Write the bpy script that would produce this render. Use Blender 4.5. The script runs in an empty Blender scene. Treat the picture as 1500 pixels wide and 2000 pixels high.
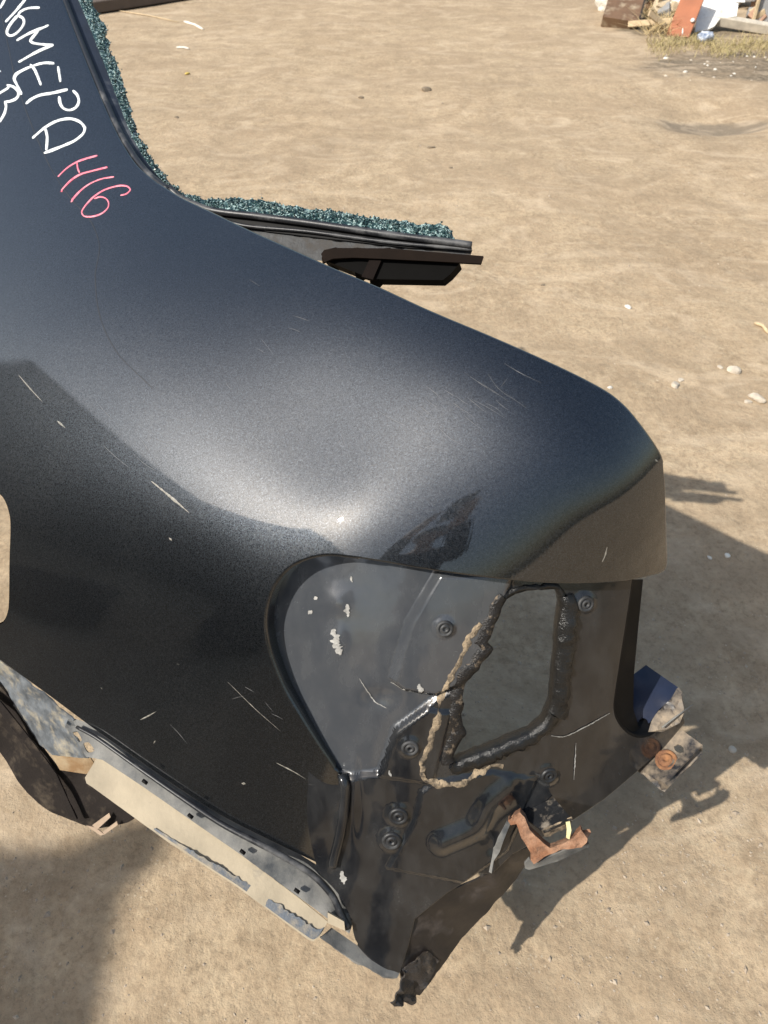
import bpy, math, random
import numpy as np
from mathutils import Vector, geometry
random.seed(7); rng = np.random.default_rng(7)
scn = bpy.context.scene; COL = scn.collection
# ------------------------------------------------------------------ camera, sky, sun, exposure
CAM_H = 1.6; PITCH = math.radians(44); F = 1444.0
cam = bpy.data.cameras.new('camera'); camo = bpy.data.objects.new('camera', cam); COL.objects.link(camo); scn.camera = camo
camo.location = (0, 0, CAM_H); camo.rotation_euler = (math.pi/2 - PITCH, 0, 0)
cam.sensor_fit = 'VERTICAL'; cam.sensor_height = 36; cam.lens = 36*F/2000; cam.clip_start = .01; cam.clip_end = 400
cam.dof.use_dof = True; cam.dof.focus_distance = 1.0; cam.dof.aperture_fstop = 11
SUN = Vector((-.613, -.398, .682)).normalized()
w = bpy.data.worlds.new('World'); scn.world = w; w.use_nodes = True
nt = w.node_tree; bg = nt.nodes['Background']; sk = nt.nodes.new('ShaderNodeTexSky'); sk.sky_type = 'NISHITA'; sk.sun_disc = False
sk.sun_elevation = math.asin(SUN.z); sk.sun_rotation = math.atan2(SUN.x, SUN.y); sk.dust_density = 3.0; sk.air_density = 1.5
nt.links.new(sk.outputs[0], bg.inputs[0]); bg.inputs[1].default_value = .115
sun = bpy.data.lights.new('sun', 'SUN'); suno = bpy.data.objects.new('sun', sun); COL.objects.link(suno)
sun.energy = 4.5; sun.angle = math.radians(.53); sun.color = (1, .955, .875)
suno.rotation_euler = SUN.to_track_quat('Z', 'Y').to_euler(); suno.location = (-3, -3, 6)
scn.view_settings.view_transform = 'Standard'; scn.view_settings.look = 'None'; scn.view_settings.gamma = 1
scn.view_settings.exposure = 0.46; scn.view_settings.use_curve_mapping = False
scn.cycles.max_bounces = 6; scn.cycles.use_denoising = True

# ------------------------------------------------------------------ geometry helpers
fwd = np.array([0, math.cos(PITCH), -math.sin(PITCH)]); upv = np.array([0, math.sin(PITCH), math.cos(PITCH)]); rtv = np.array([1., 0, 0])
EYE = np.array([0, 0, CAM_H])
def ray(px, py):
    px = np.asarray(px, float); py = np.asarray(py, float)
    return fwd + ((px-750)/F)[..., None]*rtv + ((1000-py)/F)[..., None]*upv
def W(px, py, t): return EYE + np.asarray(t, float)[..., None]*ray(px, py)
def G(px, py, z=0.0):
    r = ray(px, py); return EYE + r*((z-CAM_H)/r[..., 2])[..., None]
def unit(v): return v/np.maximum(np.linalg.norm(v, axis=-1, keepdims=True), 1e-12)
RR = unit(np.array([.84, -.49, -.23])); OO = np.array([-.5, -.866, .2]); OO = unit(OO-(OO@RR)*RR); UU = np.cross(RR, OO)
if UU[2] < 0: UU = -UU
def car_normal(phi, psi):
    p = np.radians(phi); s = np.radians(psi)
    return math.cos(p)*math.cos(s)*OO + math.cos(p)*math.sin(s)*RR + math.sin(p)*UU
def tps(cp, vals, q, lam):
    cp = np.asarray(cp, float)/500; q = np.asarray(q, float)/500
    k = lambda r2: np.where(r2 > 0, r2*np.log(np.maximum(r2, 1e-12)), 0)
    n = len(cp); A = np.zeros((n+3, n+3)); A[:n, :n] = k(((cp[:, None]-cp[None])**2).sum(-1)) + lam*np.eye(n)
    A[:n, n] = 1; A[:n, n+1:] = cp; A[n, :n] = 1; A[n+1:, :n] = cp.T
    b = np.zeros((n+3, vals.shape[1])); b[:n] = vals; c = np.linalg.solve(A, b)
    return k(((q[:, None]-cp[None])**2).sum(-1))@c[:n] + c[n] + q@c[n+1:]
class Surf:
    """a smooth pressed-metal surface: its orientation is given at some stations and integrated into a shape"""
    def __init__(s, ctrl, x0, x1, y0, y1, step, anchors, lam=4e-4, valw=1.0):
        s.x0, s.y0, s.step = x0, y0, step
        xs = np.arange(x0, x1+1, step); ys = np.arange(y0, y1+1, step); X, Y = np.meshgrid(xs, ys)
        cp = [c[:2] for c in ctrl]; N0 = np.array([car_normal(c[2], c[3]) if len(c) == 4 else unit(np.array(c[2:])) for c in ctrl])
        def grad(px, py):
            n = unit(tps(cp, N0, np.stack([px.ravel(), py.ravel()], -1), lam).reshape(px.shape+(3,))); r = ray(px, py)
            dn = np.minimum((r*n).sum(-1), -.12*np.linalg.norm(r, axis=-1))
            return -(n@rtv)/F/dn*step, (n@upv)/F/dn*step
        gx, _ = grad((X[:, 1:]+X[:, :-1])/2, Y[:, 1:]); _, gy = grad(X[1:], (Y[1:]+Y[:-1])/2)
        h, wd = X.shape; Wt = np.zeros((h, wd)); V = np.zeros((h, wd))
        for ax, ay, t in anchors:
            i = int(round((ay-y0)/step)); j = int(round((ax-x0)/step)); Wt[i, j] = valw; V[i, j] = math.log(t)
        def op(L):
            o = Wt*L; d = L[:, 1:]-L[:, :-1]; o[:, 1:] += d; o[:, :-1] -= d; d = L[1:]-L[:-1]; o[1:] += d; o[:-1] -= d; return o
        b = Wt*V; b[:, 1:] += gx; b[:, :-1] -= gx; b[1:] += gy; b[:-1] -= gy
        L = np.full((h, wd), math.log(anchors[0][2])); r = b-op(L); p = r.copy(); rs = (r*r).sum()
        for k in range(3000):
            Ap = op(p); al = rs/(p*Ap).sum(); L += al*p; r -= al*Ap; rn = (r*r).sum()
            if rn < 1e-16: break
            p = r+rn/rs*p; rs = rn
        s.L = L
    def t(s, px, py):
        L = s.L; h, wd = L.shape
        u = np.clip((np.asarray(px, float)-s.x0)/s.step, 0, wd-1.001); v = np.clip((np.asarray(py, float)-s.y0)/s.step, 0, h-1.001)
        bs = lambda f: [(1-f)**3/6, (3*f**3-6*f*f+4)/6, (-3*f**3+3*f*f+3*f+1)/6, f**3/6]
        i = np.floor(u).astype(int); j = np.floor(v).astype(int); wu = bs(u-i); wv = bs(v-j); o = 0
        for a in range(4):
            for c in range(4): o = o+wu[a]*wv[c]*L[np.clip(j+c-1, 0, h-1), np.clip(i+a-1, 0, wd-1)]
        return np.exp(o)
    bump = None
    def P0(s, px, py): return W(px, py, s.t(px, py))
    def N0(s, px, py):
        e = 2.0; a = s.P0(px+e, py)-s.P0(px-e, py); b = s.P0(px, py+e)-s.P0(px, py-e)
        n = unit(np.cross(a, b)); sg = np.sign((n*ray(px, py)).sum(-1, keepdims=True)); return -n*sg
    def P(s, px, py):
        px = np.asarray(px, float); py = np.asarray(py, float); p = s.P0(px, py)
        return p if s.bump is None else p + s.N0(px, py)*s.bump(px, py)[..., None]
    def N(s, px, py):
        px = np.asarray(px, float); py = np.asarray(py, float)
        if s.bump is None: return s.N0(px, py)
        e = 1.5; a = s.P(px+e, py)-s.P(px-e, py); b = s.P(px, py+e)-s.P(px, py-e)
        n = unit(np.cross(a, b)); return -n*np.sign((n*ray(px, py)).sum(-1, keepdims=True))
def curve(pts, step=8.0, closed=False, sharp=False):
    p = np.array(pts, float); out = []; n = len(p)
    for i in range(n if closed else n-1):
        a, b = p[i], p[(i+1) % n]; m = max(1, int(np.linalg.norm((b-a)[:2])/step))
        p0 = p[(i-1) % n] if closed or i > 0 else 2*a-b; p3 = p[(i+2) % n] if closed or i < n-2 else 2*b-a
        for k in range(m):
            f = k/m
            if sharp: out.append(a+(b-a)*f)
            else:
                d1 = np.linalg.norm(b-a); s0 = min(1, d1/max(1e-9, np.linalg.norm(a-p0))); s3 = min(1, d1/max(1e-9, np.linalg.norm(p3-b)))
                m0 = .5*((b-a)+(a-p0)*s0); m1 = .5*((b-a)+(p3-b)*s3)
                out.append((2*f**3-3*f*f+1)*a+(f**3-2*f*f+f)*m0+(-2*f**3+3*f*f)*b+(f**3-f*f)*m1)
    if not closed: out.append(p[-1])
    return np.array(out)
def inside(q, poly):
    q = np.asarray(q, float); x, y = q[..., 0], q[..., 1]; r = np.zeros(x.shape, bool)
    a = np.asarray(poly)[:, :2]; b = np.roll(a, -1, 0)
    for (x1, y1), (x2, y2) in zip(a, b):
        if y1 == y2: continue
        r ^= ((y1 > y) != (y2 > y)) & (x < (x2-x1)*(y-y1)/(y2-y1)+x1)
    return r
def dist(q, path, closed=True):
    q = np.asarray(q, float); a = np.asarray(path, float)[:, :2]; b = np.roll(a, -1, 0)
    if not closed: a, b = a[:-1], b[:-1]
    d = np.full(q.shape[:-1], 1e9)
    for p1, p2 in zip(a, b):
        v = p2-p1; f = np.clip(((q-p1)@v)/max(v@v, 1e-9), 0, 1); d = np.minimum(d, np.linalg.norm(q-p1-f[..., None]*v, axis=-1))
    return d
def sdf(q, poly): return np.where(inside(q, poly), -1, 1)*dist(q, poly)
def sstep(x, a, b):
    f = np.clip((x-a)/(b-a), 0, 1); return f*f*(3-2*f)
def vnoise(q, seed=0):
    q = np.asarray(q, float); i = np.floor(q).astype(np.int64); f = q-i; f = f*f*(3-2*f)
    def hsh(a, b):
        n = (a*374761393+b*668265263+seed*1442695041) & 0xffffffff; n = ((n ^ (n >> 13))*1274126177) & 0xffffffff; return ((n ^ (n >> 16)) & 0xffff)/65535.
    x, y = i[..., 0], i[..., 1]; u, v = f[..., 0], f[..., 1]
    return (hsh(x, y)*(1-u)+hsh(x+1, y)*u)*(1-v)+(hsh(x, y+1)*(1-u)+hsh(x+1, y+1)*u)*v-.5
def fbm(q, oct=4, seed=0):
    s = 0; a = 1.
    for k in range(oct): s = s+a*vnoise(q*2**k, seed+k); a *= .5
    return s
def cdt(outer, holes, step):
    loops = [outer]+list(holes); vs = []; es = []
    for l in loops:
        o = len(vs); vs += [tuple(p[:2]) for p in l]; es += [(o+i, o+(i+1) % len(l)) for i in range(len(l))]
    lo = np.min(outer, 0)[:2]; hi = np.max(outer, 0)[:2]
    gx, gy = np.meshgrid(np.arange(lo[0], hi[0], step), np.arange(lo[1], hi[1], step*.87)); gx[1::2] += step/2
    q = np.stack([gx.ravel(), gy.ravel()], -1); m = inside(q, outer)
    for h_ in holes: m &= ~inside(q, h_)
    q = q[m]; bd = np.array(vs)
    keep = np.array([np.min(((bd-c)**2).sum(-1)) > (.45*step)**2 for c in q]) if len(q) else np.zeros(0, bool)
    vs += [tuple(c) for c in q[keep]] if len(q) else []
    rv, re, rf, *_ = geometry.delaunay_2d_cdt([Vector(v) for v in vs], es, [], 0, 1e-5)
    V = np.array([tuple(v) for v in rv]); T = np.array([f for f in rf if len(f) == 3]); c = V[T].mean(1); m = inside(c, outer)
    for h_ in holes: m &= ~inside(c, h_)
    return V, T[m]
class MB:
    def __init__(s): s.v = []; s.f = []; s.n = []; s.k = 0; s.hasn = True
    def add(s, v, f, n=None):
        v = np.asarray(v, float); s.v.append(v); s.f += [tuple(int(i)+s.k for i in x) for x in f]; s.k += len(v)
        if n is None: s.hasn = False
        else: s.n.append(np.asarray(n, float))
        return s
    def box(s, c, half, X=(1, 0, 0), Z=(0, 0, 1)):
        X = unit(np.array(X, float)); Z = np.array(Z, float); Y = unit(np.cross(Z, X)); Z = np.cross(X, Y); c = np.array(c, float)
        v = [c+X*half[0]*a+Y*half[1]*b+Z*half[2]*d for a in (-1, 1) for b in (-1, 1) for d in (-1, 1)]
        return s.add(v, [(0, 1, 3, 2), (4, 6, 7, 5), (0, 4, 5, 1), (2, 3, 7, 6), (0, 2, 6, 4), (1, 5, 7, 3)])
    def tube(s, path, r, seg=8, flat=1.0, upd=None):
        p = np.asarray(path, float); n = len(p); r = np.broadcast_to(r, n); v = []
        tg = unit(np.gradient(p, axis=0)); a = np.array(upd if upd is not None else (.3, .2, .9), float)
        for i in range(n):
            x = unit(np.cross(tg[i], a)); y = np.cross(x, tg[i])
            for k in range(seg):
                th = 2*math.pi*k/seg; v.append(p[i]+r[i]*(x*math.cos(th)+flat*y*math.sin(th)))
        f = [(i*seg+k, i*seg+(k+1) % seg, (i+1)*seg+(k+1) % seg, (i+1)*seg+k) for i in range(n-1) for k in range(seg)]
        f += [tuple(range(seg))[::-1], tuple((n-1)*seg+k for k in range(seg))]; return s.add(v, f)
    def loft(s, rows, norms=None):
        m = len(rows[0]); v = np.concatenate(rows); f = [(i*m+k, i*m+k+1, (i+1)*m+k+1, (i+1)*m+k) for i in range(len(rows)-1) for k in range(m-1)]
        return s.add(v, f, None if norms is None else np.concatenate(norms))
    def lathe(s, c, axis, prof, seg=20):
        A = unit(np.array(axis, float)); X = unit(np.cross(A, (.31, .2, .93))); Y = np.cross(A, X); c = np.array(c, float); v = []
        for r, h in prof:
            for k in range(seg): th = 2*math.pi*k/seg; v.append(c+A*h+r*(X*math.cos(th)+Y*math.sin(th)))
        return s.add(v, [(i*seg+k, i*seg+(k+1) % seg, (i+1)*seg+(k+1) % seg, (i+1)*seg+k) for i in range(len(prof)-1) for k in range(seg)])
    def build(s, name, m, parent=None, smooth=True, bevel=0, auto=None):
        V = np.concatenate(s.v); root = parent
        while root is not None and root.parent: root = root.parent
        if root is not None: V = V-np.array(root.location)
        me = bpy.data.meshes.new(name); me.from_pydata(V.tolist(), [], s.f); me.update()
        ob = bpy.data.objects.new(name, me); COL.objects.link(ob); ob.parent = parent
        if m is not None: me.materials.append(m)
        me.polygons.foreach_set('use_smooth', [smooth]*len(me.polygons))
        if s.hasn and len(s.n):
            me.normals_split_custom_set_from_vertices(np.concatenate(s.n).tolist())
        elif auto: me.set_sharp_from_angle(angle=math.radians(auto))
        if bevel:
            b = ob.modifiers.new('bevel', 'BEVEL'); b.width = bevel; b.segments = 2; b.limit_method = 'ANGLE'
        return ob
def tag(o, label=None, cat=None, group=None, kind=None):
    for k, v in (('label', label), ('category', cat), ('group', group), ('kind', kind)):
        if v: o[k] = v
    return o
def thing(name, label, cat, loc, group=None):
    o = bpy.data.objects.new(name, None); COL.objects.link(o); o.location = tuple(float(c) for c in loc); o.empty_display_size = .1
    bpy.context.view_layer.update(); return tag(o, label, cat, group)

# ------------------------------------------------------------------ materials
class Mat:
    def __init__(s, name):
        s.m = bpy.data.materials.new(name); s.m.use_nodes = True; s.t = s.m.node_tree; s.b = s.t.nodes['Principled BSDF']
        s.tc = s.t.nodes.new('ShaderNodeTexCoord').outputs['Object']
    def node(s, typ, **kw):
        n = s.t.nodes.new('ShaderNode'+typ)
        for k, v in kw.items():
            if k in n.inputs.keys(): s.put(n.inputs[k], v)
            else: setattr(n, k, v)
        return n
    def put(s, sock, v):
        if isinstance(v, bpy.types.NodeSocket): s.t.links.new(v, sock)
        else: sock.default_value = (tuple(v)+(1,)) if isinstance(v, (tuple, list)) and len(v) == 3 and sock.type == 'RGBA' else v
    def map(s, scale=(1, 1, 1), rot=(0, 0, 0)):
        n = s.node('Mapping'); s.put(n.inputs[0], s.tc); n.inputs['Scale'].default_value = scale; n.inputs['Rotation'].default_value = rot; return n.outputs[0]
    def noise(s, scale, detail=4, rough=.55, vec=None, dist=0):
        n = s.node('TexNoise'); s.put(n.inputs['Vector'], vec if vec is not None else s.tc)
        for k, v in (('Scale', scale), ('Detail', detail), ('Roughness', rough), ('Distortion', dist)): n.inputs[k].default_value = v
        return n.outputs['Fac']
    def voro(s, scale, out='Distance', vec=None, feature='F1'):
        n = s.node('TexVoronoi', feature=feature); s.put(n.inputs['Vector'], vec if vec is not None else s.tc); n.inputs['Scale'].default_value = scale; return n.outputs[out]
    def ramp(s, fac, *stops):
        n = s.node('ValToRGB'); s.put(n.inputs[0], fac); e = n.color_ramp.elements
        while len(e) < len(stops): e.new(.5)
        for el, (p, c) in zip(e, stops): el.position = p; el.color = (c, c, c, 1) if isinstance(c, (int, float)) else tuple(c)+(1,)
        return n.outputs[0]
    def mix(s, fac, a, b, mode='MIX'):
        n = s.node('Mix', data_type='RGBA', blend_type=mode); s.put(n.inputs[0], fac); s.put(n.inputs[6], a); s.put(n.inputs[7], b); return n.outputs[2]
    def math(s, op, a, b=0.):
        n = s.node('Math', operation=op); s.put(n.inputs[0], a); s.put(n.inputs[1], b); return n.outputs[0]
    def bump(s, h, strength, dist=.01, prev=None):
        n = s.node('Bump'); s.put(n.inputs['Height'], h); n.inputs['Strength'].default_value = strength; n.inputs['Distance'].default_value = dist
        if prev is not None: s.put(n.inputs['Normal'], prev)
        return n.outputs[0]
    def set(s, **kw):
        for k, v in kw.items(): s.put(s.b.inputs[k.replace('_', ' ')], v)
        return s.m
def plain(name, col, rough=.6, var=.25, scale=30, bumps=.15, metal=0, col2=None, dust=0, dustcol=(.36, .29, .2), dscale=9, spec=.5):
    m = Mat(name); n = m.noise(scale, 5, .6)
    c2 = col2 or tuple(c*(1-var) for c in col)
    c = m.mix(m.ramp(n, (.35, 0.), (.65, 1.)), col, c2)
    r = rough
    if dust:
        d = m.ramp(m.noise(dscale, 6, .65), (max(0, .62-dust*.4), 0.), (min(1, .8-dust*.3), 1.)); c = m.mix(d, c, dustcol)
        r = m.ramp(d, (0, rough), (1, .9))
    return m.set(Base_Color=c, Roughness=r, Metallic=metal, Specular_IOR_Level=spec, Normal=m.bump(m.noise(scale*6, 4), bumps, .003))
def make_paint():
    m = Mat('car_paint')
    fl = m.noise(1400, 2, .7); flake = m.ramp(m.math('ADD', m.math('MULTIPLY', fl, .6), m.math('MULTIPLY', m.noise(520, 2, .7), .4)), (.36, .25), (.54, 1.0), (.68, 2.8))
    base = m.mix(1., (.028, .0325, .039), flake, 'MULTIPLY')
    # dried dust specks and a thin streaky film
    sp = m.ramp(m.voro(260), (.05, 1.), (.10, 0.)); spm = m.ramp(m.noise(30, 4), (.55, 0.), (.66, 1.)); spk = m.math('MULTIPLY', sp, spm)
    film = m.math('MULTIPLY', m.ramp(m.noise(240, 5, .7), (.42, 0.), (.8, .06)), m.ramp(m.noise(6, 4, .6), (.4, .3), (.7, 1.)))
    dust = m.math('MAXIMUM', m.math('MULTIPLY', spk, .4), film)
    col = m.mix(dust, base, (.40, .385, .36))
    # wash swirls: hairline scratches in three directions
    s1 = m.noise(70, 2, .5, m.map((1, 16, 16), (.2, .3, .9))); s2 = m.noise(70, 2, .5, m.map((16, 1, 16), (.1, .5, -.4))); s3 = m.noise(70, 2, .5, m.map((1, 16, 16), (.5, -.6, .1)))
    sc = m.math('ADD', m.math('ADD', s1, s2), s3)
    cen = W(np.array(664.), np.array(985.), np.array(.93))-np.array([-.05, .75, 0]); mp = m.node('Mapping'); m.put(mp.inputs[0], m.tc); mp.inputs['Location'].default_value = tuple(-cen)
    wv = m.node('TexWave', wave_type='RINGS', rings_direction='SPHERICAL'); m.put(wv.inputs['Vector'], mp.outputs[0])
    for k_, v_ in (('Scale', 75.), ('Distortion', 2.2), ('Detail', 3.), ('Detail Scale', .7), ('Detail Roughness', .7)): wv.inputs[k_].default_value = v_
    rm = m.math('MULTIPLY', wv.outputs['Fac'], m.ramp(m.noise(16, 4, .6, m.map((1, 1, 1), (.3, 0, 0))), (.46, 0.), (.62, 1.))); sc = m.math('ADD', sc, m.math('MULTIPLY', rm, 1.6))
    ns = m.bump(sc, .012, .0006); nf = m.bump(fl, .3, .0006)
    return m.set(Base_Color=col, Metallic=m.ramp(dust, (0, .96), (.4, 0)), Roughness=.40, Normal=nf, Coat_Weight=1., Coat_Roughness=.01, Coat_IOR=1.68, Coat_Normal=ns)
def make_inner_paint(name, col, dust=.5, metal=0.):
    m = Mat(name); n = m.noise(38, 6, .7); st = m.noise(24, 6, .65, m.map((1, 1, .16), (.25, .1, 0)))
    d = m.ramp(n, (.5, 0.), (.85, dust*.6)); d2 = m.ramp(st, (.42, 0.), (.8, dust*1.1)); d = m.math('MAXIMUM', d, d2)
    sc = m.ramp(m.noise(90, 2, .4, m.map((1, 10, 1), (.4, .2, .6))), (.72, 0.), (.78, .4)); d = m.math('MAXIMUM', d, m.math('MULTIPLY', sc, m.ramp(m.noise(7, 2), (.5, 0.), (.6, .6))))
    sc2 = m.math('MULTIPLY', m.ramp(m.noise(45, 3, .6, m.map((1, 1, 5), (.5, .1, .2))), (.62, 0.), (.74, .12)), m.ramp(m.noise(12, 3), (.5, 0.), (.65, 1.))); d = m.math('MAXIMUM', d, sc2)
    c = m.mix(d, col, (.17, .17, .168))
    return m.set(Base_Color=c, Roughness=m.ramp(d, (0, .2), (.5, .55)), Normal=m.bump(m.noise(55, 4), .02, .002), Metallic=metal, Specular_IOR_Level=.35, Coat_Weight=.6, Coat_Roughness=.08)
def make_soil():
    m = Mat('soil')
    big = m.noise(.9, 5, .6); mid = m.noise(6, 6, .65); fine = m.noise(70, 6, .7)
    c = m.mix(m.ramp(big, (.35, 0.), (.68, 1.)), (.44, .335, .222), (.335, .248, .158))
    tr = m.noise(1.6, 5, .6, m.map((1, .5, 1), (0, 0, .5)), 1.); c = m.mix(m.ramp(tr, (.45, 0.), (.72, .55)), c, (.47, .37, .245))
    c = m.mix(m.ramp(mid, (.42, .0), (.66, .6)), c, (.23, .17, .108))
    c = m.mix(m.ramp(fine, (.46, .0), (.64, .6)), c, (.19, .14, .09)); f2 = m.noise(30, 6, .7); c = m.mix(m.ramp(f2, (.46, .0), (.66, .5)), c, (.50, .40, .27))
    lt = m.ramp(m.voro(75), (.10, 1.), (.2, 0.)); lm = m.ramp(m.noise(11, 3), (.5, 0.), (.62, .6)); c = m.mix(m.math('MULTIPLY', lt, lm), c, (.55, .47, .36))
    def stain(px, py, rx, ry, col, amt, nz):
        global_p = G(np.array(float(px)), np.array(float(py))); mp = m.node('Mapping'); m.put(mp.inputs[0], m.tc); mp.inputs['Location'].default_value = (-global_p[0]/rx, -global_p[1]/ry, 0); mp.inputs['Scale'].default_value = (1/rx, 1/ry, 0)
        ln = m.node('VectorMath', operation='LENGTH'); m.put(ln.inputs[0], mp.outputs[0]); f = m.math('ADD', ln.outputs['Value'], m.math('MULTIPLY', m.math('SUBTRACT', m.noise(nz, 5, .65), .5), 1.5))
        return m.mix(m.ramp(f, (.7, amt), (1.05, 0.)), c, col)
    c = stain(1450, 128, 1.0, .55, m.mix(m.ramp(m.noise(26, 6, .7), (.42, 0.), (.62, 1.)), (.085, .07, .052), (.25, .20, .14)), .95, 3.)
    c = stain(1405, 232, .42, .20, (.17, .14, .105), .8, 4.)
    c = stain(1360, 60, .9, .35, (.13, .105, .07), .85, 4.)
    gr = m.ramp(m.voro(150), (.06, 1.), (.16, 0.)); gm = m.ramp(m.noise(26, 3), (.5, 0.), (.6, .55)); c = m.mix(m.math('MULTIPLY', gr, gm), c, (.16, .125, .085))
    bd = m.noise(1.7, 5, .6, m.map((.62, 1.1, 1), (0, 0, -.5)), 1.6); c = m.mix(m.ramp(bd, (.36, .6), (.56, 0.)), c, (.28, .21, .138)); b2 = m.noise(3.2, 6, .65, m.map((.7, 1.1, 1), (0, 0, -.4)), 1.8); c = m.mix(m.ramp(b2, (.50, 0.), (.68, .5)), c, (.52, .415, .295))
    b = m.bump(fine, .45, .008); b = m.bump(m.noise(240, 4, .6), .4, .003, b); b = m.bump(m.noise(16, 5, .6), .3, .02, b); b = m.bump(mid, .3, .03, b)
    return m.set(Base_Color=c, Roughness=.95, Normal=b, Specular_IOR_Level=.2)
PAINT = make_paint()
INNER = make_inner_paint('black_inner_paint', (.007, .008, .010), .13)
RECESS = make_inner_paint('dusty_recess_paint', (.062, .068, .078), .26, .3)
GUTTER = plain('black_gutter_paint', (.004, .004, .0045), .55, bumps=.03, spec=.12)
RUBBER = plain('black_rubber', (.016, .017, .02), .42, bumps=.1, dust=.25, dustcol=(.16, .16, .16))
NAVY = plain('navy_primer', (.012, .018, .032), .6, bumps=.05, dust=.3, dustcol=(.12, .13, .14))
BLUE = plain('blue_primer', (.014, .02, .042), .3, bumps=.05, dust=.15, dustcol=(.12, .13, .15))
STUD = plain('dull_black_stud', (.014, .015, .017), .5, bumps=.1, dust=.3, dustcol=(.1, .1, .1))
PLASTIC = plain('black_plastic', (.003, .0028, .0026), .7, bumps=.06, spec=.05)
GREYPL = plain('grey_dusty_plastic', (.05, .055, .06), .6, scale=60, bumps=.2, dust=.75, dustcol=(.20, .195, .18), dscale=14)
DUSTY = plain('dust_caked_plastic', (.38, .32, .23), .9, scale=18, var=.15, bumps=.3, dust=.12, dustcol=(.10, .105, .115), dscale=16)
WELL = plain('wheel_house_coating', (.018, .014, .012), .85, scale=20, bumps=.5, dust=.25, dustcol=(.07, .055, .04), dscale=22, spec=.2)  # coating colour darkened to carry the shade under the fender
FLANGE = plain('worn_grey_flange', (.15, .165, .18), .5, scale=40, var=.6, bumps=.2, dust=.3, dustcol=(.34, .29, .20), dscale=30)
RUST = plain('rust', (.19, .085, .042), .92, scale=45, bumps=.8, col2=(.32, .185, .115), dust=.3, dustcol=(.10, .055, .035), dscale=60)
RUSTO = plain('orange_rust', (.26, .125, .055), .9, scale=60, bumps=.6, col2=(.14, .065, .035))
TABM = plain('chipped_black_tab', (.014, .015, .017), .35, scale=40, bumps=.3, dust=.2, dustcol=(.27, .23, .18), dscale=50)
BRKT = plain('dusty_black_metal', (.022, .023, .027), .4, scale=30, bumps=.15, dust=.5, dustcol=(.27, .215, .155), dscale=22)
SEAL = plain('black_sealant', (.010, .010, .010), .28, scale=70, bumps=.5)
SEALD = plain('dusty_sealant', (.03, .026, .022), .7, scale=60, bumps=.8, dust=.6, dustcol=(.34, .26, .17), dscale=55)
SEALT = plain('torn_dusty_sealant', (.012, .011, .011), .4, scale=60, bumps=.7, dust=.2, dustcol=(.30, .225, .15), dscale=60)
WHITE = plain('white_marker', (.84, .87, .86), .6, scale=160, var=.35, bumps=.2)
RED = plain('red_marker', (.74, .10, .17), .55, scale=160, bumps=.15, col2=(.78, .28, .33))
def make_glass():
    m = Mat('crushed_glass'); v = m.voro(330, 'Color'); sep = m.node('SeparateColor'); m.put(sep.inputs[0], v)
    c = m.ramp(sep.outputs[0], (.15, (.015, .038, .042)), (.62, (.055, .115, .115)), (.95, (.45, .60, .58)))
    return m.set(Base_Color=c, Roughness=.12, Transmission_Weight=.3, IOR=1.5, Specular_IOR_Level=.7)
GLASS = make_glass()

# ------------------------------------------------------------------ ground
def ground_h(x, y):
    q = np.stack([x, y], -1); d = np.hypot(x, y)
    h = .016*fbm(q*1.1, 3, 3)+.006*fbm(q*5, 3, 9)*np.clip(3/np.maximum(d, .5), .3, 1)
    h = h+.0028*fbm(q*20, 4, 21)*(d < 7)+.003*np.abs(fbm(q*7, 3, 33))*(d < 7)
    # wheel ruts running along the yard
    for off, ang, wd in ((1.4, .42, .24), (2.9, .42, .24), (5.2, .2, .3), (6.6, .2, .3)):
        s = (-math.sin(ang))*x+math.cos(ang)*y-off-.1*np.sin(x*.7); h = h-.014*np.exp(-(s/wd)**2)+.007*np.exp(-((np.abs(s)-wd*1.7)/.14)**2)
    p = G(1400., 232.); h = h-.09*np.exp(-(((x-p[0])/.42)**2+((y-p[1])/.30)**2)**1.5)
    return h
SOIL = make_soil()
def build_ground():
    def axis(lo, hi, a, b, fine, coarse):
        m = np.arange(a, b, fine); r = []; s = fine; v = b
        while v < hi: r.append(v); s = min(s*1.18, coarse); v += s
        l = []; s = fine; v = a-fine
        while v > lo: l.append(v); s = min(s*1.18, coarse); v -= s
        return np.array([lo]+l[::-1]+list(m)+r+[hi])
    xs = axis(-70, 70, -1.3, 2.6, .016, 4); ys = axis(-70, 90, .1, 4.2, .018, 4)
    X, Y = np.meshgrid(xs, ys); Z = ground_h(X, Y); n, k = X.shape
    idx = np.arange(n*k).reshape(n, k); f = np.stack([idx[:-1, :-1], idx[:-1, 1:], idx[1:, 1:], idx[1:, :-1]], -1).reshape(-1, 4)
    me = bpy.data.meshes.new('ground'); me.from_pydata(np.stack([X, Y, Z], -1).reshape(-1, 3).tolist(), [], f.tolist()); me.materials.append(SOIL)
    me.polygons.foreach_set('use_smooth', [True]*len(me.polygons))
    o = bpy.data.objects.new('ground', me); COL.objects.link(o); tag(o, 'dry tan dirt yard with ruts and gravel', None, None, 'structure')
build_ground()

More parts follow.
